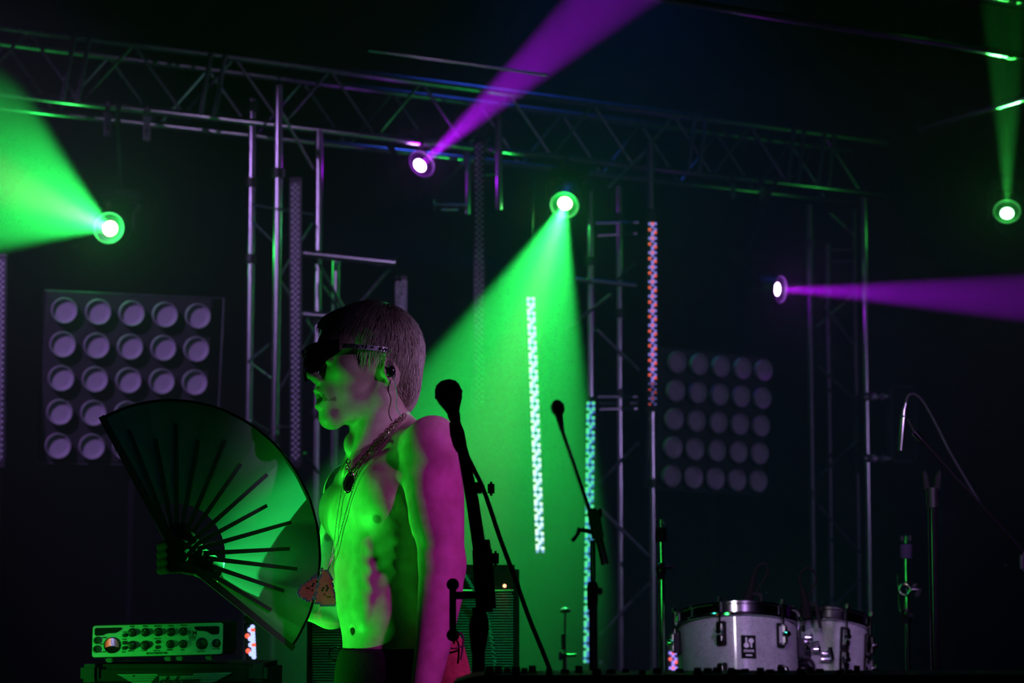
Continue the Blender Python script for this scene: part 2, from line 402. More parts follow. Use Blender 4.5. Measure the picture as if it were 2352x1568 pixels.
# ================================================================== moving head lamps
def moving_head(px, py, Y, aim, color, power, angle, label, drop_top, white, inner=0.0, lens_r=0.033, blend=0.25, glow=6.0):
    p = at(px, py, Y); d = Vector(aim).normalized()
    q = d.to_track_quat('Z', 'Y').to_matrix()
    t = thing('moving_head_lamp', label, 'stage lamp', (p.x, p.y, p.z - 0.11), 'moving head lamps')
    bk = p - d * 0.16
    # shell open at the front: barrel, then rounded back
    sh = MB().lathe([(0.040, 0.0), (0.062, 0.004), (0.066, 0.022), (0.071, 0.024), (0.074, 0.0), (0.074, -0.05), (0.066, -0.11), (0.045, -0.16), (0.0, -0.172)], p, d, 28)
    sh.build('head_shell', BLK, t)
    MB().torus(p + d * 0.024, d, 0.0685, 0.0030, 32, 8).build('bezel', mat('bezel', (0.20, 0.20, 0.22), 0.35, 0.2), t)
    ln = mat('lens_%d' % len(MATS), (0.8, 0.8, 0.8), 0.2, 0, emit=white, estr=14.0)
    MB().lathe([(lens_r, 0.001), (lens_r * .98, 0.006), (lens_r * .7, 0.010), (0.0, 0.012)], p, d, 28).build('lens', ln, t)
    MB().lathe([(lens_r, -0.004), (lens_r + .006, 0.004), (lens_r + .004, 0.008), (lens_r + .001, 0.008)], p, d, 28, True).build('lens_ring', BLKG, t)
    # yoke, base and clamp up to the rig
    side = ZUP.cross(d); side = side.normalized() if side.length > .1 else Vector((1, 0, 0))
    top = Vector((bk.x, bk.y, p.z + 0.145)); mid = p - d * 0.06
    for sgn in (-1, 1):
        e = mid + side * (0.092 * sgn)
        MB().tube([e, e + ZUP * 0.06, top + side * (0.085 * sgn) - ZUP * .02, top + side * (0.05 * sgn)], [.012, .013, .014, .012], 8).build('yoke_arm', BLKM, t)
    rz = Matrix.Rotation(math.atan2(TU.y, TU.x), 3, 'Z')
    MB().bbox(top + ZUP * 0.03, (0.16, 0.13, 0.05), 0.01, rz).build('base', BLKM, t)
    tp = truss_at(px) + ZUP * 0.0 if px < 2000 else Vector((top.x, top.y, ZT))
    MB().cyl(top + ZUP * 0.05, tp, 0.012, n=10).build('hanging_pipe', BLKM, t)
    if px < 2000: MB().torus(tp, TU, 0.026, 0.008, 16, 8).build('clamp', BLKM, t)
    src = p + d * 0.016
    sp = spot('beam_light', src, src + d, color, power, angle, blend, lens_r * 0.55)
    if inner: spot('beam_core_fill', src, src + d, white, inner, angle * 0.45, 1.0, lens_r * 0.5)  # narrower spot added to whiten the core of the beam
    pl = bpy.data.lights.new('lens_halo_fill', 'POINT'); po = bpy.data.objects.new('lens_halo_fill', pl); col.objects.link(po)  # point light added to make the halo round the lens
    pl.color = color; pl.energy = glow; pl.shadow_soft_size = lens_r * 0.8; po.location = p + d * 0.06
    return t
GB = (0.025, 1.0, 0.12); PB = (0.46, 0.0, 1.0)
zc = A0.z
YL = 10.55
TILT = Vector((0, 0, 0))
LAMPS = [
 (254, 525, 10.75, aim_of(-0.927, 0.375, 19, 254, 525), GB, 1700, 23, 'green lamp at the far left throwing a wide beam off the left edge', zc, (1.0, 1.0, 0.5), 420),
 (1298, 466, 11.75, aim_of(-0.305, -0.95, 25, 1298, 466), GB, 3000, 21.3, 'green lamp in the middle throwing its beam down behind the performer', zc, (1.0, 1.0, 0.5), 420),
 (2313, 491, 12.5, aim_of(0.02, 1.0, 30, 2313, 491), (0.05, 1.0, 0.10), 520, 7.4, 'green lamp at the right edge with its beam pointing up', zc + 0.5, (0.35, 1.0, 0.45), 0),
 (963, 381, 11.55, aim_of(0.742, 0.67, 40, 963, 381), PB, 2200, 10.2, 'purple lamp under the truss with its beam rising to the upper right', zc, (0.85, 0.6, 1.0), 0),
 (1783, 664, 12.3, aim_of(1.0, -0.05, 62, 1783, 664), PB, 2500, 10.5, 'purple lamp at the right with its beam level to the right edge', zc, (0.85, 0.6, 1.0), 0),
]
for L in LAMPS:
    moving_head(L[0], L[1], L[2], L[3], L[4], L[5], L[6], L[7], L[8], L[9], L[10], glow=3.2 if L[10] else 1.0)

# ================================================================== lamp matrix panels
def matrix_panel(label, px, py, Y, yaw, pitch, pitch_m, lamp_r, roll=0.0, frame=False):
    p = at(px, py, Y)
    t = thing('lamp_matrix_panel', label, 'lamp panel', p, 'lamp matrix panels', rot=(R(pitch), R(roll), R(yaw)))
    S = pitch_m * 5 + 0.004
    body = MB().bbox((0, 0.055, 0), (S, 0.09, S), 0.006)
    body.build('housing', mat('panel_housing', (0.028, 0.026, 0.032), 0.55, 0, 0.2, 20), t, local=True)
    bw = mat('reflector', (0.42, 0.40, 0.46), 0.42, 0.0, 0.05, 40)
    prof = [(lamp_r * 1.00, -0.012), (lamp_r * .97, -0.014), (lamp_r * .90, -0.002), (lamp_r * .75, 0.014), (lamp_r * .50, 0.030), (lamp_r * .26, 0.038), (lamp_r * .24, 0.036), (0.0, 0.036)]
    # housing front sits at y = 0.010: the bowl stands proud of it on a collar
    prof = [(lamp_r * 1.0, 0.012)] + prof
    me = MB().lathe([(r, h) for r, h in prof], (0, 0, 0), (0, 1, 0), 28).mesh('lamp_reflector', bw)
    chip = MB().lathe([(lamp_r * .20, 0.036), (lamp_r * .20, 0.030), (lamp_r * .13, 0.026), (0, 0.025)], (0, 0, 0), (0, 1, 0), 16).mesh('lamp_chip', mat('chip', (0.75, 0.72, 0.80), 0.25, 0))
    hole = []
    for j in range(5):
        for i in range(5):
            q = ((i - 2) * pitch_m, 0.0, (2 - j) * pitch_m)
            a = bpy.data.objects.new('lamp_reflector', me); col.objects.link(a); a.parent = t; a.location = (q[0], -0.030, q[2])
            b = bpy.data.objects.new('lamp_chip', chip); col.objects.link(b); b.parent = a
    if frame:
        f = MB()
        h = S / 2 + 0.006
        for (x0, z0, x1, z1) in ((-h, h, h + .045, h), (h + .045, h, h + .045, -h), (h + .045, -h, -h, -h)):
            f.cyl((x0, 0.02, z0), (x1, 0.02, z1), 0.004, n=8)
        f.build('mounting_frame', ALUD, t, local=True)
    # stand pole down to the floor
    pw = at(px, py, Y)
    M = Matrix.Rotation(R(yaw), 3, 'Z') @ Matrix.Rotation(R(roll), 3, 'Y') @ Matrix.Rotation(R(pitch), 3, 'X')
    st = thing('panel_stand', label.replace('lamp panel', 'stand under the lamp panel') if False else 'black pole stand behind the ' + ('left' if px < 1000 else 'right') + ' lamp panel', 'stand', (pw.x, pw.y + 0.19, 0))
    MB().cyl((pw.x, pw.y + 0.19, 0), (pw.x, pw.y + 0.19, pw.z - 0.05), 0.018, n=10).build('pole', BLKM, st)
    MB().lathe([(0.0, 0.025), (0.22, 0.012), (0.22, 0.0)], (pw.x, pw.y + 0.19, 0), (0, 0, 1), 20).build('base_plate', BLKM, st)
    bb = M @ Vector((0, 0.1, 0))
    MB().cyl((pw.x, pw.y + 0.19, pw.z - 0.05), pw + bb, 0.015, n=8).build('mount', BLKM, st)
    return t
PYL = 10.9
matrix_panel('large left lamp panel of twenty-five bowls behind the fan', 292, 872, PYL, 20, 9, 76.5 * ms(PYL) * 1.01, 29 * ms(PYL), frame=True)
PYR = 12.3
matrix_panel('right lamp panel of twenty-five bowls beside the red strip', 1640, 970, PYR, 35, 4, 64.5 * ms(PYR), 24.5 * ms(PYR), roll=1.0)

# ================================================================== LED strips
def led_mesh(name, color, strength, r):
    m = mat('led_' + name, (0.6, 0.6, 0.6), 0.3, 0, emit=color, estr=strength)
    return MB().lathe([(r, 0.0), (r * .95, r * .3), (r * .6, r * .6), (0, r * .75)], (0, 0, 0), (0, -1, 0), 12).mesh('led', m)
LR = 0.0062
LED = {
 'w': led_mesh('white_green', (0.80, 1.0, 0.82), 1.6, LR * 1.1),
 'b': led_mesh('pale_blue', (0.30, 0.42, 1.0), 1.1, LR),
 'g': led_mesh('mint_green', (0.10, 0.95, 0.36), 1.3, LR * 1.1),
 'd': led_mesh('deep_blue', (0.06, 0.16, 0.85), 1.0, LR),
 'r': led_mesh('red', (1.0, 0.10, 0.05), 1.4, LR * 1.05),
 'l': led_mesh('lavender', (0.30, 0.24, 1.0), 1.15, LR),
 'c': led_mesh('cool_white', (0.42, 0.50, 1.0), 1.5, LR)}
STRIP_BODY = mat('strip_body', (0.05, 0.05, 0.06), 0.25, 0.0, 0.2, 60, spec=0.6)
PAT_A = [('Lw', 'Rw', 'Cb'), ('Lb', 'Rb'), ('Lw', 'Rw', 'Cb'), ('Cw', 'Rb'), ('Lw', 'Cb')]
PAT_G = [('Lg', 'Rg', 'Cd'), ('Ld', 'Rd'), ('Lg', 'Rg', 'Cd'), ('Cg', 'Rd'), ('Lg', 'Cd')]
PAT_R = [('Ll', 'Cr', 'Rl'), ('Cl',), ('Lr', 'Rl'), ('Cl', 'Rr'), ('Cl',)]
PAT_C = [('Rc',), ('Cc', 'Rr'), ('Rc',), ('Lr', 'Rc'), ('Rc', 'Cc')]
def strip(label, x0, y0, x1, y1, Y, pat=None, hang_to=None, wpx=27, fade=0, Y1=None, hold=None):
    a, b = at(x0, y0, Y), at(x1, y1, Y1 or Y); k = ms(Y)
    t = thing('led_strip', label, 'led strip', b, 'vertical led strips')
    d = (b - a); ln = d.length; d.normalize()
    rot = Matrix(((1, 0, -d.x), (0, 1, -d.y), (0, 0, -d.z)))
    W = wpx * k
    MB().bbox((a + b) / 2 + Vector((0, W * .5, 0)), (W, W * .7, ln + 0.02), 0.004, rot).build('housing', STRIP_BODY, t)
    for e, s in ((a, -1), (b, 1)):
        MB().bbox(e + d * (0.018 * s) + Vector((0, W * .5, 0)), (W * 1.05, W * .8, 0.016), 0.003, rot).build('end_cap', BLK, t)
    if hang_to:
        MB().cyl(a - d * 0.02 + Vector((0, W * .5, 0)), truss_at((x0 + x1) / 2), 0.0012, n=6).build('suspension_wire', BLK, t)
    if hold:
        for (hx, hy, hY) in hold:
            MB().cyl(at(hx, hy, hY), at(x0 + (x1 - x0) * (hy - y0) / (y1 - y0), hy, Y) + Vector((0, W * .5, 0)) if y0 < hy < y1 else (a if hy < y0 else b) + Vector((0, W * .5, 0)), 0.006, n=8).build('mount_arm', BLK, t)
    step = 6.78 * k * 11.7 / 11.7
    rows = int(ln / step)
    yf = -W * 0 + W * .14
    colx = {'L': -6.3 * k, 'C': 0.0, 'R': 6.3 * k}
    if pat:
        for i in range(rows):
            p = a + d * (step * (i + .5))
            for c in pat[i % len(pat)]:
                sc = None
                if fade and i > rows - fade: sc = (0.75, 1, 0.32)
                inst('led', LED[c[1]], t, p + Vector((colx[c[0]], W * .12, 0)), None, sc)
    else:
        m = MB()
        for i in range(rows):
            p = a + d * (step * (i + .5))
            for c in (('L', 'R') if i % 2 else ('C',)): m.ball(p + Vector((colx[c], W * .14, 0)), LR, 8, (1, .6, 1))
        o = m.build('led_lenses', mat('clear_led', (0.55, 0.55, 0.60), 0.12, 0.0, 0.1, 50, spec=0.8), t); o['kind'] = 'stuff'
    return t
zt = A0.z
strip('lit white and green led strip hanging in the middle green beam', 1219, 682, 1241, 1272, 11.2, PAT_A, hang_to=zt)
strip('lit green and blue led strip reaching down behind the middle microphone stand', 1357, 922, 1350, 1522, 11.55, PAT_G, hold=((1357, 1000, 11.9), (1357, 1450, 11.9)))
strip('lit red and blue led strip beside the right lamp panel', 1499, 510, 1499, 932, 11.8, PAT_R, fade=9, hold=((1498, 560, 12.1), (1498, 880, 12.1)))
strip('unlit led strip in front of the truss tower left of the head', 678, 420, 679, 1060, 10.5, hold=((632, 480, 10.72), (632, 980, 10.72)))
strip('unlit led strip hanging above the singer\'s shoulder with a bright glint', 1101, 326, 1101, 930, 11.5, hold=((1145, 400, 11.7),))
strip('short unlit led strip just behind the blond hair', 921, 645, 921, 790, 10.9, hold=((905, 604, 10.7), (905, 737, 10.7)))
strip('unlit led strip cut by the left edge of the picture', 0, 596, -4, 1060, 10.4, hold=((-4, 2030, 10.4),))
strip('lit red and cool white led strip low beside the amplifier head', 573, 1436, 577, 1516, 6.2, PAT_C, wpx=26, hold=((577, 2480, 6.2),))
strip('lit red and blue led strip end low beside the drum', 1546, 1496, 1547, 1572, 9.0, PAT_R, wpx=24, hold=((1547, 2130, 9.0),))

# ================================================================== the performer
# modelled in picture-sized units: u right, v down, w away from the audience; one unit = 0.84 mm
YP = 4.62; SP = ms(YP)
def pw(u, v, wd=0.0):
    p = at(u, v, YP); return Vector((p.x, p.y + wd * SP, p.z))
def pws(V):
    """array of (u,v,w) -> room coordinates"""
    fx, fz = (V[:, 0] - 1176.0) / F, (784.0 - V[:, 1]) / F
    dy = math.cos(PITCH) - fz * math.sin(PITCH); dz = math.sin(PITCH) + fz * math.cos(PITCH)
    return np.stack([fx / dy * YP, YP + V[:, 2] * SP, CAMZ + dz / dy * YP], 1)

class Field:
    """signed distance grid with smooth unions, meshed by surface nets"""
    def __init__(s, lo, hi, h):
        s.lo = np.array(lo, float); s.h = h; s.n = np.ceil((np.array(hi) - s.lo) / h).astype(int) + 1
        s.g = np.full(s.n, 120.0, np.float32)
    def win(s, lo, hi):
        a = np.clip(np.floor((np.array(lo) - s.lo) / s.h).astype(int), 0, s.n); b = np.clip(np.ceil((np.array(hi) - s.lo) / s.h).astype(int) + 1, 0, s.n)
        sl = tuple(slice(x, y) for x, y in zip(a, b))
        ax = [(s.lo[i] + s.h * np.arange(a[i], b[i])).astype(np.float32) for i in range(3)]
        return sl, ax[0][:, None, None], ax[1][None, :, None], ax[2][None, None, :]
    def comb(s, sl, d, k, op):
        g = s.g[sl]
        if op == 'add':
            hh = np.maximum(k - np.abs(g - d), 0) / k if k > 0 else 0
            s.g[sl] = np.minimum(g, d) - hh * hh * k * .25
        else:
            d = -d; hh = np.maximum(k - np.abs(g - d), 0) / k
            s.g[sl] = np.maximum(g, d) + hh * hh * k * .25
    def ell(s, c, r, B=None, k=20, op='add'):
        """ellipsoid; B rows are its three axes"""
        m = max(r) + k + 6; c = np.array(c, float)
        sl, x, y, z = s.win(c - m, c + m)
        x, y, z = x - c[0], y - c[1], z - c[2]
        if B is None: B = np.eye(3)
        q = [(B[i][0] * x + B[i][1] * y + B[i][2] * z) for i in range(3)]
        k0 = np.sqrt(sum((q[i] / r[i]) ** 2 for i in range(3))); k1 = np.sqrt(sum((q[i] / r[i] ** 2) ** 2 for i in range(3))) + 1e-6
        s.comb(sl, (k0 * (k0 - 1) / k1).astype(np.float32), k, op); return s
    def cap(s, a, b, ra, rb=None, k=20, op='add'):
        rb = ra if rb is None else rb; a, b = np.array(a, float), np.array(b, float); m = max(ra, rb) + k + 6
        sl, x, y, z = s.win(np.minimum(a, b) - m, np.maximum(a, b) + m)
        d = b - a; L = max(d @ d, 1e-6)
        t = np.clip(((x - a[0]) * d[0] + (y - a[1]) * d[1] + (z - a[2]) * d[2]) / L, 0, 1)
        dist = np.sqrt((x - a[0] - t * d[0]) ** 2 + (y - a[1] - t * d[1]) ** 2 + (z - a[2] - t * d[2]) ** 2) - (ra + (rb - ra) * t)
        s.comb(sl, dist.astype(np.float32), k, op); return s
    def chain(s, pts, rs, k=20):
        """one limb: tapered pieces joined plainly, then blended into the rest"""
        P = np.array(pts, float); m = max(rs) + k + 6
        sl, x, y, z = s.win(P.min(0) - m, P.max(0) + m); best = None
        for i in range(len(pts) - 1):
            a, d = P[i], P[i + 1] - P[i]; L = max(d @ d, 1e-6)
            t = np.clip(((x - a[0]) * d[0] + (y - a[1]) * d[1] + (z - a[2]) * d[2]) / L, 0, 1)
            t = t.astype(np.float32)
            q = np.sqrt((x - a[0] - t * d[0]) ** 2 + (y - a[1] - t * d[1]) ** 2 + (z - a[2] - t * d[2]) ** 2) - (rs[i] + (rs[i + 1] - rs[i]) * t)
            best = q if best is None else np.minimum(best, q)
        s.comb(sl, best.astype(np.float32), k, 'add'); return s
    def front(s, u, v):
        i, j = int(round((u - s.lo[0]) / s.h)), int(round((v - s.lo[1]) / s.h))
        return s.lo[2] + s.h * int(np.argmax(s.g[i, j] < 0))
    def half(s, nrm, off, k=6):
        """keep the side where nrm.p < off"""
        ax = [(s.lo[i] + s.h * np.arange(s.n[i])).astype(np.float32) for i in range(3)]
        d = nrm[0] * ax[0][:, None, None] + nrm[1] * ax[1][None, :, None] + nrm[2] * ax[2][None, None, :] - off
        s.g = np.maximum(s.g, d.astype(np.float32)); return s
    def mesh(s):
        g = s.g; ins = g < 0
        n = g.shape
        c = np.zeros((n[0] - 1, n[1] - 1, n[2] - 1), np.uint8)
        for i in (0, 1):
            for j in (0, 1):
                for k in (0, 1): c += ins[i:n[0] - 1 + i, j:n[1] - 1 + j, k:n[2] - 1 + k]
        act = np.argwhere((c > 0) & (c < 8)); N = len(act)
        idx = np.full(c.shape, -1, np.int32); idx[act[:, 0], act[:, 1], act[:, 2]] = np.arange(N)
        cor = [(i, j, k) for i in (0, 1) for j in (0, 1) for k in (0, 1)]
        val = np.stack([g[act[:, 0] + i, act[:, 1] + j, act[:, 2] + k] for i, j, k in cor], 1)
        acc = np.zeros((N, 3)); cnt = np.zeros(N)
        for p in range(8):
            for q in range(p + 1, 8):
                if sum(abs(cor[p][e] - cor[q][e]) for e in range(3)) != 1: continue
                a, b = val[:, p], val[:, q]; mk = (a < 0) != (b < 0)
                t = np.where(mk, a / np.where(mk, a - b, 1), 0)
                pt = np.array(cor[p])[None, :] + t[:, None] * (np.array(cor[q]) - np.array(cor[p]))[None, :]
                acc += np.where(mk[:, None], pt, 0); cnt += mk
        V = s.lo + s.h * (act + acc / cnt[:, None])
        faces = []
        for ax in range(3):
            o = [(1, 2), (2, 0), (0, 1)][ax]
            sl0 = [slice(None)] * 3; sl1 = [slice(None)] * 3; sl0[ax] = slice(0, -1); sl1[ax] = slice(1, None)
            ch = ins[tuple(sl0)] != ins[tuple(sl1)]
            e = np.argwhere(ch); e = e[(e[:, o[0]] > 0) & (e[:, o[1]] > 0) & (e[:, o[0]] < n[o[0]] - 1) & (e[:, o[1]] < n[o[1]] - 1)]
            fl = ins[tuple(e.T)]
            def cell(d0, d1):
                q = e.copy(); q[:, o[0]] -= d0; q[:, o[1]] -= d1; return idx[tuple(q.T)]
            Q = np.stack([cell(1, 1), cell(0, 1), cell(0, 0), cell(1, 0)], 1)
            Q[~fl] = Q[~fl][:, ::-1]; faces.append(Q)
        return V, np.concatenate(faces)

def to_obj(name, V, Q, m, parent, smooth_it=0):
    V = pws(V); off = np.array(ROOTLOC[parent.name])
    if smooth_it:
        e = np.concatenate([Q[:, [0, 1]], Q[:, [1, 2]], Q[:, [2, 3]], Q[:, [3, 0]]])
        for _ in range(smooth_it):
            acc = np.zeros_like(V); c = np.zeros(len(V))
            np.add.at(acc, e[:, 0], V[e[:, 1]]); np.add.at(c, e[:, 0], 1); np.add.at(acc, e[:, 1], V[e[:, 0]]); np.add.at(c, e[:, 1], 1)
            V = 0.5 * V + 0.5 * acc / c[:, None]
    V = V - off
    # the picture's v runs down, which flips the winding
    Q = Q[:, ::-1]
    me = bpy.data.meshes.new(name); me.vertices.add(len(V)); me.vertices.foreach_set('co', V.astype(np.float32).ravel())
    me.loops.add(Q.size); me.loops.foreach_set('vertex_index', Q.astype(np.int32).ravel())
    me.polygons.add(len(Q)); me.polygons.foreach_set('loop_start', np.arange(0, Q.size, 4, dtype=np.int32)); me.polygons.foreach_set('loop_total', np.full(len(Q), 4, np.int32))
    me.update(calc_edges=True); me.validate()
    me.polygons.foreach_set('use_smooth', [True] * len(me.polygons))
    me.materials.append(m)
    o = bpy.data.objects.new(name, me); col.objects.link(o); o.parent = parent; ROOTLOC[o.name] = tuple(off)
    return o, V + off

# body axes: he stands turned about 55 degrees to the picture's left; head a little more
CB = 888.0
def tb(a, b, v): return (CB + a * .57 - b * .82, v, -a * .82 - b * .57)
BB = np.array([[.57, 0, -.82], [-.82, 0, -.57], [0, 1, 0]])          # rows: his left, his front, down
HU, HV, HW = 848.0, 830.0, 0.0
HF = (-.93, -.37); HL = (.37, -.93)
def th(a, b, c): return (HU + b * HF[0] + a * HL[0], HV - c, HW + b * HF[1] + a * HL[1])
BH = np.array([[HL[0], 0, HL[1]], [HF[0], 0, HF[1]], [0, -1, 0]])     # rows: left, front, up

person = thing('person', 'shirtless blond person in dark sunglasses and black trousers holding a folding fan', 'person', (pw(888, 1000).x, YP, 0.0))

f = Field((345, 690, -275), (1115, 1850, 285), 3.2)
# torso
f.ell(tb(0, -6, 1195), (168, 112, 175), BB, 30)
f.ell(tb(0, 0, 1385), (138, 99, 190), BB, 40)
f.ell(tb(0, -6, 1545), (140, 98, 100), BB, 40)
f.cap(tb(-160, -8, 1118), tb(150, -8, 1050), 60, 66, 40)
for sgn, v0 in ((1, 1145), (-1, 1170)):
    f.ell(tb(72 * sgn, 78, v0), (80, 40, 62), BB, 30)                # chest muscles
    f.cap(tb(12 * sgn, 92, 1092), tb(140 * sgn, 48, 1050 if sgn > 0 else 1092), 11, 12, 22)   # collar bones
    f.cap(tb(20 * sgn, -35, 1000), tb(125 * sgn, -20, 1030 if sgn > 0 else 1085), 44, 46, 40)  # trapezius
    f.ell(tb(40 * sgn, 84, 1330), (34, 16, 90), BB, 26)              # belly muscles
    for q in range(3): f.cap(tb(118 * sgn, 46, 1240 + q * 34), tb(72 * sgn, 78, 1262 + q * 40), 8, 7, 24)   # ribs
f.cap(tb(92, 62, 1112), (962, 1098, -160), 40, 40, 34)            # front of the shoulder into the chest
# neck
f.cap((884, 1070, 0), (866, 945, 0), 72, 68, 26)
f.cap((885, 925, -58), (806, 1085, -58), 15, 13, 22)
f.cap((842, 940, 40), (795, 1085, -20), 14, 12, 22)
f.ell((806, 1022, -28), (15, 24, 16), None, 16)
# near arm hanging down
f.ell((1000, 1040, -165), (66, 74, 66), None, 26)
f.chain([(1003, 1060, -165), (1008, 1150, -168), (1020, 1290, -165)], [60, 62, 50], 20)
f.ell((998, 1165, -182), (46, 90, 50), None, 24)
f.chain([(1020, 1295, -165), (1016, 1370, -172), (998, 1490, -188), (980, 1590, -200), (972, 1640, -204)], [51, 50, 39, 31, 27], 16)
f.ell((1048, 1312, -158), (20, 26, 22), None, 16)
f.cap((970, 1650, -205), (958, 1718, -208), 32, 34, 14)
for i, (dw, ln) in enumerate(((-34, 92), (-12, 102), (11, 96), (32, 78))):
    b0 = (955, 1722 + 4 * abs(i - 1), -208 + dw)
    f.chain([b0, (946, 1722 + ln * .5, -208 + dw * 1.08), (936, 1722 + ln * .8, -206 + dw * 1.05), (930, 1722 + ln, -203 + dw)], [11, 10, 9.5, 8], 5)
f.chain([(962, 1668, -232), (944, 1705, -252), (936, 1742, -254)], [13, 11, 9], 7)
# far arm, bent, forearm running to the fan
f.ell((788, 1128, 170), (54, 62, 100), None, 26)
f.chain([(786, 1130, 170), (764, 1250, 200), (744, 1402, 215)], [52, 50, 43], 18)
f.chain([(744, 1402, 215), (660, 1372, 167), (560, 1338, 103), (492, 1312, 53)], [42, 42, 34, 26], 14)
f.chain([(492, 1312, 53), (458, 1292, 27), (436, 1276, 9)], [26, 31, 28], 10)
for i in range(4):
    y = 1250 + i * 18
    f.chain([(440, y + 4, -5), (420, y, -37), (394, y + 2, -57), (376, y + 6, -47)], [10.5, 10, 9.5, 8], 4)
f.chain([(452, 1262, 23), (438, 1236, -9), (424, 1212, -29)], [13, 11, 9], 6)
# head
f.ell(th(0, -8, 22), (84, 108, 98), BH, 18)
f.ell(th(0, 52, -38), (60, 66, 92), BH, 30)
f.ell(th(0, 62, 38), (66, 56, 52), BH, 26)
for sgn in (1, -1):
    f.cap(th(58 * sgn, -14, -84), th(14 * sgn, 88, -132), 21, 19, 26)
    f.cap(th(60 * sgn, -22, -30), th(57 * sgn, -14, -86), 20, 19, 24)
    f.ell(th(48 * sgn, 74, -22), (20, 24, 20), BH, 26)
    f.ell(th(34 * sgn, 116, -4), (17, 15, 12), BH, 12, 'sub')          # eye sockets
    f.ell(th(33 * sgn, 104, -4), (14, 12, 12), BH, 4)                  # eyeballs behind the glasses
    f.ell(th(13 * sgn, 124, -43), (8.5, 13, 9), BH, 8)                 # nostril wings
    # ears
    Be = np.array([[HL[0] * .9 - HF[0] * .35 * sgn, 0, HL[1] * .9 - HF[1] * .35 * sgn], [HF[0], .18, HF[1]], [0, -1, 0]])
    f.ell(th(84 * sgn, -26, -28), (9, 22, 37), Be, 5)
    f.ell(th(90 * sgn, -20, -28), (9, 12, 22), Be, 5, 'sub')
    f.ell(th(84 * sgn, -8, -32), (6, 7, 10), BH, 6)
    f.ell(th(82 * sgn, -20, -62), (7, 10, 11), BH, 6)
f.cap(th(-40, 106, 22), th(40, 106, 22), 14, 14, 18)
f.ell(th(0, 94, -133), (27, 24, 22), BH, 18)                           # chin
f.chain([th(0, 112, 18), th(0, 128, -12), th(0, 139, -35)], [9, 10, 11.5], 10)
f.ell(th(7, 132, -50), (4.5, 8, 5), BH, 4, 'sub'); f.ell(th(-7, 132, -50), (4.5, 8, 5), BH, 4, 'sub')
f.ell(th(0, 104, -84), (34, 24, 32), BH, 22)                           # mouth mound
f.ell(th(0, 124, -89), (22, 32, 15), BH, 5, 'sub')                     # open mouth
f.chain([th(-25, 108, -85), th(-9, 125, -71), th(9, 125, -71), th(27, 107, -86)], [4, 6, 6, 4], 5)
f.chain([th(-25, 108, -88), th(-10, 120, -106), th(10, 120, -106), th(27, 107, -90)], [4, 7, 7, 4], 5)
# navel
f.ell((815, 1447, f.front(815, 1447) + 3), (6, 8.5, 10), None, 4, 'sub')
f.half((0, 1, 0), 99999)
V, Q = f.mesh()
# keep clear of the trouser hems: cut the trunk below the waistband, keep the hand
skin = bpy.data.materials.new('skin'); skin.use_nodes = True; nt = skin.node_tree; b = nt.nodes['Principled BSDF']
b.inputs['Roughness'].default_value = 0.48; b.inputs['Subsurface Weight'].default_value = 0.06; b.inputs['Subsurface Scale'].default_value = 0.01
b.inputs['Specular IOR Level'].default_value = 0.35
at_ = nt.nodes.new('ShaderNodeAttribute'); at_.attribute_name = 'flush'
nz = nt.nodes.new('ShaderNodeTexNoise'); nz.inputs['Scale'].default_value = 45; nz.inputs['Detail'].default_value = 6
tc = nt.nodes.new('ShaderNodeTexCoord'); nt.links.new(tc.outputs['Object'], nz.inputs['Vector'])
rp = nt.nodes.new('ShaderNodeValToRGB'); rp.color_ramp.elements[0].color = (0.56, 0.40, 0.32, 1); rp.color_ramp.elements[1].color = (0.68, 0.52, 0.43, 1)
rp.color_ramp.elements[0].position = .35; rp.color_ramp.elements[1].position = .65
mx = nt.nodes.new('ShaderNodeMix'); mx.data_type = 'RGBA'; mx.inputs['B'].default_value = (0.10, 0.035, 0.03, 1)
nt.links.new(nz.outputs['Fac'], rp.inputs[0]); nt.links.new(rp.outputs[0], mx.inputs['A']); nt.links.new(at_.outputs['Fac'], mx.inputs['Factor'])
nt.links.new(mx.outputs['Result'], b.inputs['Base Color'])
bp = nt.nodes.new('ShaderNodeBump'); bp.inputs['Strength'].default_value = 0.08; bp.inputs['Distance'].default_value = 0.001
nt.links.new(nz.outputs['Fac'], bp.inputs['Height']); nt.links.new(bp.outputs[0], b.inputs['Normal'])
fl = np.zeros(len(V))
def blob(c, r, amt):
    nr_ = ((V[:, 0] - c[0]) ** 2 + (V[:, 1] - c[1]) ** 2) < 30; c = (c[0], c[1], V[nr_, 2].min())
    d = np.sqrt(((V - np.array(c)) ** 2 * np.array([1, 1, .35])).sum(1)); np.maximum(fl, amt * np.clip((r - d) / (r * .35), 0, 1), out=fl)
blob((873, 1197, -110), 13, .8); blob((740, 1230, 10), 12, .8)
blob((814, 1447, -118), 9, .5)
MOUTH = np.array(th(0, 112, -88)); d = np.abs(V - MOUTH)
fl = np.maximum(fl, 0.55 * ((d[:, 0] < 34) & (d[:, 1] < 8) & (np.abs(V[:, 2] - MOUTH[2]) < 30)))     # inside of the mouth
body, WV = to_obj('body', V, Q, skin, person, 1)
a_ = body.data.attributes.new('flush', 'FLOAT', 'POINT'); a_.data.foreach_set('value', fl.astype(np.float32))

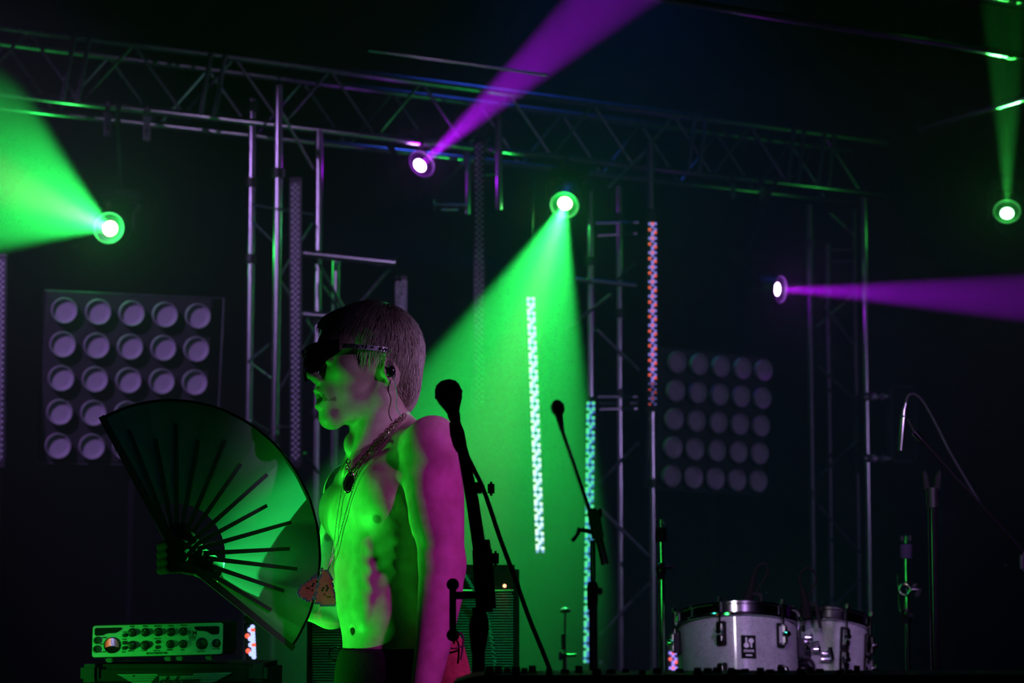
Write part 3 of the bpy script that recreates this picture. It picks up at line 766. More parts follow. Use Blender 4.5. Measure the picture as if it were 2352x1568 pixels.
# black glove on the far hand
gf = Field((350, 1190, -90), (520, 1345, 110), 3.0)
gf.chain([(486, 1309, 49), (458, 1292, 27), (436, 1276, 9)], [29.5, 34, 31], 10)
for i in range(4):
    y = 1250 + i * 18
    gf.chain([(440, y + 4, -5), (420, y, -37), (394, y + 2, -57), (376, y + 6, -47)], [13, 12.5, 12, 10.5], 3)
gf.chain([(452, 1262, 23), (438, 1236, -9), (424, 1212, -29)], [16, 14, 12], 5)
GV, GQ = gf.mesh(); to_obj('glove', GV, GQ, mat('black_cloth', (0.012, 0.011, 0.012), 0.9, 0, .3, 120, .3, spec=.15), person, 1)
# teeth and tongue
m = MB()
for i in range(-3, 4): m.ball(pw(*th(i * 5.0, 113 - abs(i) ** 2 * .9, -80)), 3.3 * SP, 8, (.8, .6, 1.2))
m.build('teeth', mat('teeth', (0.75, 0.72, 0.62), 0.25, 0, .03), person)

# hair: a cap, then strands laid over it
hf = Field((700, 670, -130), (1000, 985, 130), 3.0)
hf.ell(th(0, -12, 27), (94, 114, 110), BH, 6)
hf.ell(th(0, 34, 74), (72, 84, 44), BH, 22)
hf.ell(th(0, -74, -40), (70, 44, 82), BH, 26)
def bcut(c, r, k): hf.ell(c, r, BH, k, 'sub')
bcut(th(0, 126, -12), (150, 92, 88), 6)
bcut(th(84, 8, -58), (60, 58, 66), 8); bcut(th(-84, 8, -58), (60, 58, 66), 8)
bcut(th(0, 20, -110), (140, 84, 90), 8)
HVx, HQ = hf.mesh()
hair_m = bpy.data.materials.new('blond_hair'); hair_m.use_nodes = True; nt = hair_m.node_tree; b = nt.nodes['Principled BSDF']
b.inputs['Roughness'].default_value = 0.42
nz = nt.nodes.new('ShaderNodeTexNoise'); nz.inputs['Scale'].default_value = 160; tc = nt.nodes.new('ShaderNodeTexCoord')
mp = nt.nodes.new('ShaderNodeMapping'); mp.inputs['Scale'].default_value = (1, 1, .2)
nt.links.new(tc.outputs['Object'], mp.inputs[0]); nt.links.new(mp.outputs[0], nz.inputs['Vector'])
rp = nt.nodes.new('ShaderNodeValToRGB'); rp.color_ramp.elements[0].color = (0.30, 0.24, 0.17, 1); rp.color_ramp.elements[1].color = (0.80, 0.74, 0.62, 1)
nt.links.new(nz.outputs['Fac'], rp.inputs[0]); nt.links.new(rp.outputs[0], b.inputs['Base Color'])
hair, HW_ = to_obj('hair', HVx, HQ, hair_m, person, 1)
# strands
hn = np.zeros((len(HVx), 3))
fn = np.cross(HVx[HQ[:, 2]] - HVx[HQ[:, 0]], HVx[HQ[:, 3]] - HVx[HQ[:, 1]])
for k in range(4): np.add.at(hn, HQ[:, k], fn)
hn /= np.linalg.norm(hn, axis=1)[:, None] + 1e-9
cen = np.array(th(0, -10, 20)); out = HVx - cen
if (hn * out).sum(1).mean() < 0: hn = -hn
rng = np.random.default_rng(3)
keep = np.where((hn * out).sum(1) > 25)[0]
pick = rng.choice(keep, 5200)
crown = np.array(th(10, -45, 132))
sv = []; sf = []
for i in pick:
    p = HVx[i].copy(); nrm = hn[i]
    away = p - crown; away /= np.linalg.norm(away) + 1e-6
    d = away * .9 + np.array([0, .55, 0]) + rng.normal(0, .16, 3)
    if p[0] < 800 and p[1] < 790: d = d * .5 + np.array([-.7, .25, -.1])
    L = rng.uniform(22, 46); pts = []
    if p[0] < 800 and p[1] < 790: L *= .45
    rb = p - np.array([HU, HV, HW]); bb_ = rb[0] * HF[0] + rb[2] * HF[1]
    if bb_ > 48 and -rb[1] < 74: continue
    for q in range(5):
        t_ = d - nrm * (d @ nrm); t_ /= np.linalg.norm(t_) + 1e-6
        lift = 1.5 + rng.uniform(0, .8) + (q / 4.) ** 2 * rng.uniform(0, 4.5)
        pts.append(p + nrm * lift)
        p = p + t_ * (L / 4); rel = p - cen; rel /= np.linalg.norm(rel); nrm = nrm * .6 + rel * .4; nrm /= np.linalg.norm(nrm)
        p = p - nrm * (0.45 * q)
    side = np.cross(d, nrm); side /= np.linalg.norm(side) + 1e-6
    o0 = len(sv)
    for q, pt in enumerate(pts):
        ww = 1.15 * (1 - .8 * q / 4.)
        sv += [pt - side * ww, pt + side * ww, pt + hn[i] * ww * 1.2]
    for q in range(4):
        for e in range(3): sf.append((o0 + 3 * q + e, o0 + 3 * q + (e + 1) % 3, o0 + 3 * q + 3 + (e + 1) % 3, o0 + 3 * q + 3 + e))
SV = pws(np.array(sv))
o = MB().add(SV.tolist(), sf).build('hair_strands', hair_m, person); o['kind'] = 'stuff'

# trousers and shoes
tf = Field((640, 1470, -240), (1130, 2850, 240), 9.0)
tf.ell(tb(0, -4, 1560), (152, 112, 150), BB, 30)
for sgn in (1, -1):
    tf.chain([tb(62 * sgn, -4, 1640), tb(85 * sgn, 16, 2150), tb(95 * sgn, -8, 2740)], [96, 70, 56], 30)
tf.half((0, -1, 0), -1486); tf.half((0, 1, 0), 2790)
TV, TQ = tf.mesh(); to_obj('trousers', TV, TQ, mat('black_cloth', (0.012, 0.011, 0.012), 0.9, 0, .3, 120, .3, spec=.15), person, 2)
sfz = Field((560, 2690, -330), (1150, 2850, 330), 8.0)
for sgn in (1, -1):
    sfz.chain([tb(95 * sgn, -30, 2795), tb(100 * sgn, 100, 2808), tb(102 * sgn, 165, 2812)], [48, 44, 32], 24); sfz.cap(tb(95 * sgn, -12, 2740), tb(95 * sgn, -20, 2790), 50, 48, 20)
sfz.half((0, 1, 0), 2843)
SVx, SQ = sfz.mesh(); to_obj('shoes', SVx, SQ, mat('shoe_leather', (0.015, 0.014, 0.014), .5), person, 1)
# belt loop ring at the waist
MB().torus(pw(768, 1502, 25), (.3, 1, 0), 15 * SP, 2.2 * SP, 20, 6).build('belt_ring', BLKG, person)

# ---- sunglasses
gl = thing('sunglasses', 'dark wraparound sunglasses with glittering temple on the performer\'s face', 'sunglasses', pw(*th(0, 150, 0)))
def gpt(t_, c, out=0.0):
    a, b2 = (86 + out) * math.sin(t_), 56 + (96 + out) * math.cos(t_)
    return pw(*th(a, b2, c + .20 * (a - 60) - .06 * (b2 - 60) + 5))
LENS = mat('dark_lens', (0.006, 0.006, 0.008), 0.05, 0.0, .05, 10, spec=.9, coat=.5)
FRM = mat('glasses_frame', (0.02, 0.02, 0.025), 0.3)
for sgn in (1, -1):
    N, Mr = 14, 8; vs = []; fs = []
    for i in range(N + 1):
        t_ = sgn * R(7 + 58 * i / N); x = i / N
        top = 34 - 6 * x * x; bot = -13 - 17 * math.sin(math.pi * min(1, x * 1.25 + .12)) ** .8 + 18 * x * x * x
        for j in range(Mr + 1):
            c = top + (bot - top) * j / Mr; vs.append(gpt(t_, c, 3 * math.sin(math.pi * j / Mr)))
    k = len(vs)
    vs += [v + Vector((0, 2.0 * SP, 0)) for v in vs]
    for i in range(N):
        for j in range(Mr):
            q = i * (Mr + 1) + j; fs += [(q, q + 1, q + Mr + 2, q + Mr + 1), (k + q, k + q + Mr + 1, k + q + Mr + 2, k + q + 1)]
    lens = MB().add(vs, fs).build('lens', LENS, gl)
    # rim
    rim = [gpt(sgn * R(7 + 58 * i / N), 35 - 6 * (i / N) ** 2, 2) for i in range(N + 1)]
    MB().tube(rim, 3.2 * SP, 6).build('brow_rim', FRM, gl)
    # temple arm
    arm = [pw(*th(86 * sgn, 92, 24)), pw(*th(93 * sgn, 60, 23)), pw(*th(96 * sgn, 10, 20)), pw(*th(95 * sgn, -12, 18))]
    arm = curve3(arm, 5); m = MB()
    for i in range(len(arm) - 1):
        c = (arm[i] + arm[i + 1]) / 2; dd = (arm[i + 1] - arm[i]).normalized(); zz = ZUP; yy = zz.cross(dd).normalized()
        rot = Matrix(((dd.x, yy.x, 0), (dd.y, yy.y, 0), (dd.z, yy.z, 1)))
        m.box(c, ((arm[i + 1] - arm[i]).length * 1.05, 3.5 * SP, 11 * SP), rot)
    te = m.build('temple', mat('temple_silver', (.55, .52, .60), .28, 1.0, .25, 400), gl)
    g = MB()
    for i in range(46):
        q = arm[random.randrange(len(arm))] + (arm[1] - arm[0]) * random.random(); q = q + ZUP * random.uniform(-4.5, 4.5) * SP + Vector((0, -2.6 * SP * (1 if sgn > 0 else -1), 0))
        g.ball(q, random.uniform(1.4, 2.6) * SP, 6)
    o = g.build('glitter_stones', mat('glitter', (0.85, 0.8, 0.9), 0.12, 1.0), te); o['kind'] = 'stuff'
MB().tube([gpt(R(-9), 22, 1), gpt(0, 20, 3), gpt(R(9), 22, 1)], 3.5 * SP, 8).build('bridge', FRM, gl)
g = MB()
for i in range(26):
    t_ = R(random.uniform(-16, 24)); g.ball(gpt(t_, 33 + random.uniform(-5, 3), 5), random.uniform(1.0, 2.0) * SP, 6)
o = g.build('brow_stones', mat('glitter', (0.85, 0.8, 0.9), 0.12, 1.0), gl); o['kind'] = 'stuff'

# ---- in-ear monitor
ie = thing('in_ear_monitor', 'small glossy earpiece with a thin cable in the performer\'s ear', 'earpiece', pw(*th(96, -22, -34)))
MB().ball(pw(*th(93, -20, -30)), 13 * SP, 14, (.9, .6, 1.05)).build('earpiece', BLKG, ie)
MB().ball(pw(*th(100, -14, -18)), 4 * SP, 10).build('metal_tip', CHR, ie)
MB().tube(curve3([pw(*th(96, -26, -36)), pw(912, 890, -88), pw(916, 915, -84), pw(914, 940, -80), pw(925, 962, -78)], 6), 1.3 * SP, 6).build('cable', mat('clear_cable', (.4, .4, .42), .3), ie)

# ---- necklaces
def surf_w(u, v, lift=3.0):
    """how far towards the audience the body's skin lies at (u, v)"""
    d = (WU[:, 0] - u) ** 2 + (WU[:, 1] - v) ** 2; near = d < 36
    if not near.any(): near = d < d.min() + 30
    return WU[near, 2].min() - lift
WU = V
path = [(930, 958), (915, 975), (890, 1002), (868, 1025), (848, 1048), (832, 1068), (820, 1082), (811, 1094)]
path2 = [(811, 1094), (806, 1085), (803, 1072), (807, 1058)]
def link_chain(pts2, step, rl, rw, thick, m, mesh_lift=5.0):
    P3 = [pw(u, v, surf_w(u, v, mesh_lift)) for u, v in pts2]; P3 = curve3(P3, 10)
    L = [0]
    for i in range(1, len(P3)): L.append(L[-1] + (P3[i] - P3[i - 1]).length)
    s = 0; k = 0
    while s < L[-1]:
        i = max(j for j in range(len(L)) if L[j] <= s); i = min(i, len(P3) - 2)
        t_ = (P3[i + 1] - P3[i]).normalized(); c = P3[i] + t_ * (s - L[i])
        nrm = Vector((0, -1, 0)) if k % 2 == 0 else t_.cross(Vector((0, -1, 0))).normalized()
        sd = nrm.cross(t_).normalized()
        m.tube([c + t_ * (rl * math.cos(q)) + sd * (rw * math.sin(q)) for q in [2 * math.pi * e / 12 for e in range(12)]], thick, 6, closed=True)
        s += step; k += 1
GOLD = mat('dull_gold', (0.62, 0.55, 0.40), 0.22, 1.0)
SILV = mat('silver_chain', (0.80, 0.80, 0.82), 0.18, 1.0)
nk = thing('chain_necklace', 'chunky link chain necklace with an oval medallion around the neck', 'necklace', pw(810, 1120, -100))
m = MB(); link_chain(path, 8.2 * SP, 6.4 * SP, 4.2 * SP, 1.25 * SP, m); o = m.build('chain', GOLD, nk)
m = MB(); link_chain(path2, 8.2 * SP, 6.4 * SP, 4.2 * SP, 1.25 * SP, m); o = m.build('chain', GOLD, nk)
wz = surf_w(808, 1112, 7)
q = pw(808, 1113, wz)
md = MB().lathe([(0, -.002), (14 * SP, -.002), (16 * SP, 0), (14 * SP, .002), (0, .002)], (0, 0, 0), (0.35, -1, -.15), 24)
md = MB(); md.tube([q + Vector((0.75 * 16 * SP * math.cos(e), -.002, 21 * SP * math.sin(e) + 6 * SP * math.cos(e))) for e in [2 * math.pi * i / 24 for i in range(24)]], 2.4 * SP, 8, closed=True)
md.build('medallion_rim', GOLD, nk)
md = MB().ball(q, 1, 18, (11 * SP, 3 * SP, 19 * SP), Matrix.Rotation(R(15), 3, 'Y')); md.build('medallion', mat('dark_stone', (0.03, 0.03, 0.03), .15), nk)
nk2 = thing('pendant_necklace', 'long thin chain with a pink and violet beaded pendant beside the fan', 'necklace', pw(740, 1350, -140))
PENW = 30.0
def bead_chain(pts, r, m, step):
    P3 = curve3([pw(*p) for p in pts], 14); last = None
    for p in P3:
        if last is None or (p - last).length >= step: m.ball(p, r, 6); last = p
lp = [(932, 965), (898, 1006), (874, 1034), (856, 1062), (840, 1082), (826, 1106)]
seg = [(u, v, surf_w(u, v, 4)) for u, v in lp] + [(816, 1135, surf_w(816, 1135, 4)), (800, 1180, surf_w(800, 1180, 4)), (782, 1235, surf_w(782, 1235, 4)), (764, 1285, surf_w(768, 1285, 5)), (752, 1306, PENW)]
seg2 = [(803, 1078, surf_w(803, 1078, 5)), (795, 1100, surf_w(795, 1100, 5)), (787, 1140, surf_w(787, 1140, 4)), (778, 1190, surf_w(778, 1190, 4)), (770, 1240, surf_w(772, 1240, 4)), (760, 1288, surf_w(766, 1288, 5)), (752, 1306, PENW)]
m = MB(); bead_chain(seg, 1.7 * SP, m, 2.6 * SP); o = m.build('chain', SILV, nk2); o['kind'] = 'stuff'
m = MB(); bead_chain(seg2, 1.4 * SP, m, 2.4 * SP); o = m.build('chain', SILV, nk2); o['kind'] = 'stuff'
# beaded pendant: rounded triangle plaque of fused beads, turned with the chest
PK = mat('pink_bead', (0.72, 0.10, 0.22), .35); VB = mat('violet_bead', (0.13, 0.08, 0.38), .35); DK = mat('black_bead', (0.006, 0.005, 0.006), .5); RDb = mat('dark_red_bead', (0.16, 0.01, 0.01), .45)
tri = [(735, 1304), (752, 1308), (762, 1335), (771, 1380), (766, 1392), (748, 1394), (722, 1386), (718, 1372), (727, 1340)]
def inside(x, y, poly):
    c = False; j = len(poly) - 1
    for i in range(len(poly)):
        (xi, yi), (xj, yj) = poly[i], poly[j]
        if (yi > y) != (yj > y) and x < (xj - xi) * (y - yi) / (yj - yi) + xi: c = not c
        j = i
    return c
def edge_d(x, y, poly):
    b = 1e9
    for i in range(len(poly)):
        a, c = Vector(poly[i - 1]), Vector(poly[i]); t_ = max(0, min(1, (Vector((x, y)) - a).dot(c - a) / (c - a).length_squared)); b = min(b, (Vector((x, y)) - a - (c - a) * t_).length)
    return b
tri2 = [(679, 1362), (683, 1346), (697, 1336), (722, 1318), (728, 1326), (724, 1350), (718, 1372), (712, 1386), (694, 1378), (682, 1372)]
faces_ = (('bead_face', tri, [(741, 1348), (737, 1354), (747, 1345), (749, 1356), (750, 1351)], [(743, 1366), (748, 1369), (754, 1372)], 30.0, .35, (.38, -1, 0)),
          ('bead_face', tri2, [(716, 1340), (725, 1336), (714, 1346), (726, 1346), (727, 1352)], [(698, 1350), (704, 1352), (711, 1355)], 50.0, .45, (.45, -1, 0)))
for nm, poly, eyes, mouth, w0, sl_, axd in faces_:
    bm_ = {'pink_beads': (MB(), PK), 'violet_beads': (MB(), VB), 'black_beads': (MB(), DK), 'red_beads': (MB(), RDb)}
    cx_ = sum(q[0] for q in poly) / len(poly)
    for yy in range(1300, 1400, 5):
        for xx in range(670, 780, 5):
            x = xx + (2.5 if (yy // 5) % 2 else 0)
            if not inside(x, yy, poly): continue
            k = 'violet_beads' if edge_d(x, yy, poly) < 4.2 else 'pink_beads'
            if any((x - e[0]) ** 2 + (yy - e[1]) ** 2 < 9 for e in eyes): k = 'black_beads'
            if any((x - e[0]) ** 2 + (yy - e[1]) ** 2 < 9 for e in mouth): k = 'red_beads'
            p = pw(x, yy, w0 + (x - cx_) * sl_)
            bm_[k][0].lathe([(1.0 * SP, -2.6 * SP), (2.75 * SP, -2.4 * SP), (2.9 * SP, 2.4 * SP), (1.0 * SP, 2.6 * SP)], p, axd, 8)
    first = None
    for k, (mb, mm) in bm_.items():
        o = mb.build(nm if first is None else k, mm, nk2 if first is None else first); o['kind'] = 'stuff'; first = first or o

# ---- cloth pouch at the hip
pc = thing('cloth_pouch', 'tan cloth pouch with a cord loop hanging behind the performer\'s forearm', 'pouch', pw(1045, 1700, -60))
pfz = Field((970, 1430, -140), (1120, 1760, 30), 5.0)
pfz.chain([(1040, 1478, -62), (1042, 1560, -62), (1040, 1690, -60)], [26, 38, 46], 20)
pfz.ell((1040, 1600, -62), (44, 120, 30), None, 20)
PVx, PQ = pfz.mesh(); to_obj('bag', PVx, PQ, mat('tan_cloth', (0.42, 0.19, 0.08), .9, 0, .2, 90, .4), pc, 1)
MB().tube(curve3([pw(1052, 1466, -95), pw(1058, 1452, -98), pw(1066, 1462, -96), pw(1064, 1490, -98), pw(1060, 1512, -100)], 6), 2.4 * SP, 8).build('cord', mat('cord', (.08, .06, .04), .8), pc)
MB().tube(curve3([pw(1022, 1482, -96), pw(1045, 1487, -100), pw(1064, 1482, -95)], 6), 2.0 * SP, 8).build('drawstring', mat('cord', (.08, .06, .04), .8), pc)

# ================================================================== folding fan
PIV = (408, 1274, -22.0)
fan = thing('folding_fan', 'large black folding fan with mirror-like leaf spread open in the performer\'s hand', 'fan', pw(*PIV))
CX, SX = 0.894, 0.447                         # fan plane turned so that its right side lies farther back
def fp(r, ang, lift=0.0):
    x, y = r * math.cos(R(ang)), r * math.sin(R(ang))
    # 'lift' stands off the leaf towards the audience
    return pw(PIV[0] + x * CX + lift * SX, PIV[1] - y, PIV[2] + x * SX - lift * CX)
def real_ang(u, v): return math.degrees(math.atan2(PIV[1] - v, (u - PIV[0]) / CX))
ribs_px = [(298, 973), (358, 996), (404, 965), (453, 1007), (515, 1001), (545, 1065), (603, 1087), (610, 1154), (660, 1195), (649, 1258), (687, 1307), (649, 1359), (626, 1409)]
A_ = [real_ang(245, 957)] + [real_ang(*q) for q in ribs_px] + [real_ang(660, 1490)]
RIN, ROUT = 118.0, 354.0
FOIL = bpy.data.materials.new('fan_leaf'); FOIL.use_nodes = True; nt = FOIL.node_tree; b = nt.nodes['Principled BSDF']
b.inputs['Metallic'].default_value = 0.1; b.inputs['Roughness'].default_value = 0.3
nz = nt.nodes.new('ShaderNodeTexNoise'); nz.inputs['Scale'].default_value = 14; tc = nt.nodes.new('ShaderNodeTexCoord'); nt.links.new(tc.outputs['Object'], nz.inputs['Vector'])
rp = nt.nodes.new('ShaderNodeValToRGB'); rp.color_ramp.elements[0].color = (0.05, 0.06, 0.07, 1); rp.color_ramp.elements[1].color = (0.08, 0.095, 0.11, 1)
nt.links.new(nz.outputs['Fac'], rp.inputs[0]); nt.links.new(rp.outputs[0], b.inputs['Base Color'])
tl = nt.nodes.new('ShaderNodeBsdfTranslucent'); tl.inputs['Color'].default_value = (0.45, 0.48, 0.55, 1)
ms_ = nt.nodes.new('ShaderNodeMixShader'); ms_.inputs[0].default_value = 0.07
nt.links.new(b.outputs[0], ms_.inputs[1]); nt.links.new(tl.outputs[0], ms_.inputs[2]); nt.links.new(ms_.outputs[0], nt.nodes['Material Output'].inputs['Surface'])
for g in range(len(A_) - 1):
    # one fold of the leaf between two ribs: two facets meeting in a shallow crease
    a0, a1 = A_[g], A_[g + 1]; vs = []; fs = []
    na, nr = 6, 10
    for s_ in (0,):
        for i in range(na + 1):
            t_ = i / na; an = a0 + (a1 - a0) * t_; ridge = 2.4 * (1 - abs(2 * t_ - 1))
            for j in range(nr + 1):
                r_ = RIN + (ROUT - RIN) * j / nr
                vs.append(fp(r_, an, ridge * (r_ / ROUT) - .9 * s_))
    k = (na + 1) * (nr + 1)
    for i in range(na):
        for j in range(nr):
            q = i * (nr + 1) + j
            fs += [(q, q + nr + 1, q + nr + 2, q + 1)]
    fo = MB().add(vs, fs).build('leaf_fold', FOIL, fan)
    MB().tube([fp(ROUT - 1, a0 + (a1 - a0) * i / 6, 2.4 * (1 - abs(2 * i / 6 - 1)) + .3) for i in range(7)], 3.0 * SP, 6).build('edge_trim', BLKM, fo)
def stick(a, r0, r1, w0, w1, lift, thick, nm):
    t_ = R(a); vs = []
    for lf in (lift, lift + thick):
        for r_, ww in ((r0, w0), (r1, w1)):
            for sg in (-1, 1):
                da = math.degrees(math.atan2(ww * sg, r_)); vs.append(fp(math.hypot(r_, ww), a + da, lf))
    return MB().add(vs, [(0, 1, 3, 2), (4, 6, 7, 5), (0, 4, 5, 1), (2, 3, 7, 6), (0, 2, 6, 4), (1, 5, 7, 3)]).build(nm, BLK, fan, smooth=False)
rl = [306, 270, 300, 268, 290, 262, 290, 248, 290, 276, 296, 274, 262]
for i, a in enumerate(A_[1:-1]): stick(a, -14 if False else 6, rl[i], 6.0, 4.2, 3.2 + .25 * i, 1.2, 'rib')
for a in (A_[0], A_[-1]): stick(a, 4, ROUT + 4, 9.5, 7.0, 3.0 if a == A_[0] else 7.0, 2.6, 'guard')
MB().cyl(fp(0, 0, -4), fp(0, 0, 13), 6 * SP, n=14).build('rivet', STEEL, fan)
for a in (A_[0], A_[-1]):
    MB().tube([fp(0, 0, 4), fp(26, a + 180, 4)], [8 * SP, 6 * SP], 8).build('guard_end', BLK, fan)

# ================================================================== bass amplifier head and cabinet
YA_ = 5.5; K = ms(YA_)
RL = R(-1.45)                                          # the head sits very slightly askew
def ap(px, py, d=0.0):
    """point on the amplifier's front, d towards the audience"""
    x, y = px - 213, py - 1437
    x, y = x * math.cos(RL) - y * math.sin(RL) * -1, y * math.cos(RL) + x * math.sin(RL)
    p = at(213 + x, 1437 + y, YA_); return Vector((p.x, p.y - d, p.z))
def zp(zx, zy, d=0.0):
    px, py = 180 + zx / 5.113, 1390 + zy / 5.113
    return ap(px, py + (px - 213) * math.sin(-RL), d)
AROT = (R(90), -RL * 0 + R(1.45) * -1 * -1 * -1 if False else 0, 0)
amp = thing('amplifier_head', 'small bass amplifier head with pale front panel and round lit meter', 'amplifier', ap(360, 1512))
FACE = mat('amp_face', (0.62, 0.63, 0.62), 0.38, 0.35, .06, 90)
def rrect(x0, y0, x1, y1, r, n=6):
    out = []
    for cx, cy, a0 in ((x1 - r, y0 + r, -90), (x1 - r, y1 - r, 0), (x0 + r, y1 - r, 90), (x0 + r, y0 + r, 180)):
        for i in range(n + 1):
            a = R(a0 + 90 * i / n); out.append((cx + r * math.cos(a), cy + r * math.sin(a)))
    return out
c = (ap(213, 1437) + ap(513, 1510)) / 2
MB().prism([ap(x, y, -0.002) for x, y in rrect(211, 1434, 516, 1512, 8)], (0, 0.24, 0)).build('case', BLKM, amp)
MB().prism([ap(x, y, 0.004) for x, y in rrect(214, 1437, 513, 1509, 6)], (0, 0.004, 0)).build('face_plate', FACE, amp)
cutL = [(198, 275), (215, 264), (500, 258), (518, 266), (516, 282), (470, 312), (440, 324), (350, 328), (320, 338), (300, 352), (215, 356), (198, 340)]
cutR = [(1362, 262), (1372, 246), (1645, 240), (1662, 252), (1664, 320), (1645, 340), (1580, 342), (1555, 332), (1520, 308), (1480, 299), (1410, 298), (1380, 282)]
for cp in (cutL, cutR): MB().prism([zp(x, y, 0.0055) for x, y in cp], (0, 0.002, 0)).build('vent', BLKM, amp)
def disc(zx, zy, zr, d0, d1, name, m, par=amp, prof=None):
    r = zr / 5.113 * K
    o = zp(zx, zy, d0)
    return MB().lathe(prof(r, d1) if prof else [(r, 0), (r, d1 * .8), (r * .9, d1), (0, d1)], o, (0, -1, 0), 20).build(name, m, par)
for x, y in ((232, 410), (228, 512)): disc(x, y, 44, .004, .004, 'input_jack', BLK, prof=lambda r, d: [(r, 0), (r, d), (r * .6, d), (r * .55, d * .2), (0, d * .2)])
for x, y in ((549, 350), (549, 438), (547, 500), (940, 428), (938, 490)): disc(x, y, 23, .004, .006, 'push_button', BLK)
for x, y, r, a in ((640, 318, 50, 20), (792, 315, 50, 12), (944, 312, 50, 10), (1094, 312, 50, -95), (1240, 305, 50, 12), (640, 468, 52, 42), (792, 465, 52, 220), (1090, 455, 49, -12), (1240, 452, 49, -8), (1462, 447, 70, 28), (1632, 442, 50, 38)):
    kn = disc(x, y, r, .004, .014, 'knob', BLK, prof=lambda r, d: [(r, 0), (r, d * .35), (r * .78, d * .45), (r * .72, d), (r * .6, d * 1.04), (0, d * 1.04)])
    q0 = zp(x + r * .35 * math.sin(R(a)), y - r * .35 * math.cos(R(a)), .0195); q1 = zp(x + r * .7 * math.sin(R(a)), y - r * .7 * math.cos(R(a)), .0195)
    MB().cyl(q0, q1, .0007, n=6).build('pointer', mat('pointer', (.5, .55, .5), .4), kn)
# round meter
vu = disc(405, 467, 94, .004, .004, 'meter_bezel', BLKG, prof=lambda r, d: [(r, 0), (r, d), (r * .95, d), (r * .94, d * .3), (0, d * .3)])
vm = bpy.data.materials.new('meter_glow'); vm.use_nodes = True; nt = vm.node_tree; b = nt.nodes['Principled BSDF']
tc = nt.nodes.new('ShaderNodeTexCoord'); sx = nt.nodes.new('ShaderNodeSeparateXYZ'); rp = nt.nodes.new('ShaderNodeValToRGB')
nt.links.new(tc.outputs['Generated'], sx.inputs[0]); nt.links.new(sx.outputs['X'], rp.inputs[0])
e = rp.color_ramp.elements; e[0].position = 0.0; e[0].color = (.12, .02, .01, 1); e[1].position = 1.0; e[1].color = (.03, .012, .02, 1)
for ps, cl in ((.2, (.60, .12, .03, 1)), (.42, (.95, .45, .30, 1)), (.46, (.40, .28, .95, 1)), (.55, (.5, .45, 1, 1)), (.68, (.16, .07, .22, 1)), (.85, (.06, .03, .03, 1))):
    q = e.new(ps); q.color = cl
nt.links.new(rp.outputs[0], b.inputs['Emission Color']); b.inputs['Emission Strength'].default_value = .75; b.inputs['Base Color'].default_value = (.03, .02, .02, 1)
vm.cycles.emission_sampling = 'NONE'
pts = [zp(405 + 84 * math.cos(R(a)), 467 - 84 * math.sin(R(a)), .0062) for a in range(-18, 199, 9)] + [zp(405 - 55, 488, .0062), zp(405 - 25, 474, .0062), zp(405 + 25, 474, .0062), zp(405 + 55, 488, .0062)]
MB().prism(pts, (0, .0006, 0)).build('meter_scale', vm, vu)
MB().cyl(zp(420, 480, .0075), zp(392, 408, .0075), .0005, n=6).build('needle', BLK, vu)
INK = mat('panel_ink', (.012, .014, .012), .6)
for s, x, y, sz in (('BASS', 638, 247, 4.0), ('340Hz', 790, 243, 4.0), ('MIDDLE', 940, 242, 4.0), ('1.6kHz', 1090, 238, 4.0), ('TREBLE', 1240, 234, 4.0), ('INPUT', 632, 533, 4.0), ('COMP', 785, 528, 4.0),
                    ('DRIVE', 1085, 520, 4.0), ('SUB', 1236, 520, 4.0), ('OUTPUT', 1457, 540, 4.0), ('LINE MIX', 1630, 510, 3.4), ('PASSIVE', 312, 378, 3.0), ('OPT', 283, 455, 3.6), ('ACTIVE', 300, 545, 3.2),
                    ('TUNER', 550, 313, 2.8), ('SHAPE', 548, 397, 3.0), ('MUTE', 545, 545, 3.0), ('COMP ON', 935, 390, 2.8), ('DRIVE ON', 932, 530, 2.8), ('-EVO II-', 1347, 405, 3.2)):
    text('lettering', s, sz * K * 1.25, INK, amp, zp(x, y, .0045), (R(90), R(-1.45), 0), .0003, bold=.00012)
text('lettering', 'RM', 15.5 * K, INK, amp, zp(1349, 325, .0045), (R(90), R(-1.45), 0), .0003, bold=.0002, sx=.95)
text('lettering', '500', 11.2 * K, INK, amp, zp(1347, 375, .0045), (R(90), R(-1.45), 0), .0003, bold=.0003, sx=1.0)
text('lettering', 'ROOTMASTER', 6.6 * K, INK, amp, zp(935, 560, .0045), (R(90), R(-1.45), 0), .0003, bold=.00028, sx=1.12)
for x in (385, 412, 250, 480):
    MB().bbox(ap(x, 1516.5, -.03), (.017, .03, .011), .003).build('foot', mat('foot_grey', (.16, .15, .17), .5), amp)

cb = at(400, 1545, YA_)
cab = thing('speaker_cabinet', 'black bass speaker cabinet with silver winged badge under the amplifier head', 'speaker', (cb.x, cb.y, 0))
ztop = at(400, 1522.5, YA_).z - .002
xl, xr = at(190, 1545, YA_).x, at(612, 1545, YA_).x
MB().bbox(((xl + xr) / 2, YA_ + .19, ztop / 2 + .01), (xr - xl, .40, ztop - .02), .012).build('cabinet_box', mat('tolex', (.012, .012, .013), .75, 0, .3, 300, .4, spec=.3), cab)
MB().bbox(((xl + xr) / 2, YA_ - .012, (ztop - .02) / 2 + .005), (xr - xl - .03, .012, ztop - .065), .005).build('grille_cloth', mat('grille_black', (.006, .006, .007), .9, 0, .4, 400, .5, spec=.1), cab)
for sx_ in (-1, 1):
    for z_ in (.02, ztop - .02): MB().bbox(((xl + xr) / 2 + sx_ * ((xr - xl) / 2 - .018), YA_ + .0, z_), (.04, .05, .04), .008).build('corner_guard', BLK, cab)
def cp_(px, py, d=.022): q = at(px, py, YA_); return Vector((q.x, q.y - d, q.z))
BADGE = mat('badge_silver', (.55, .56, .56), .3, .8)
bd = None
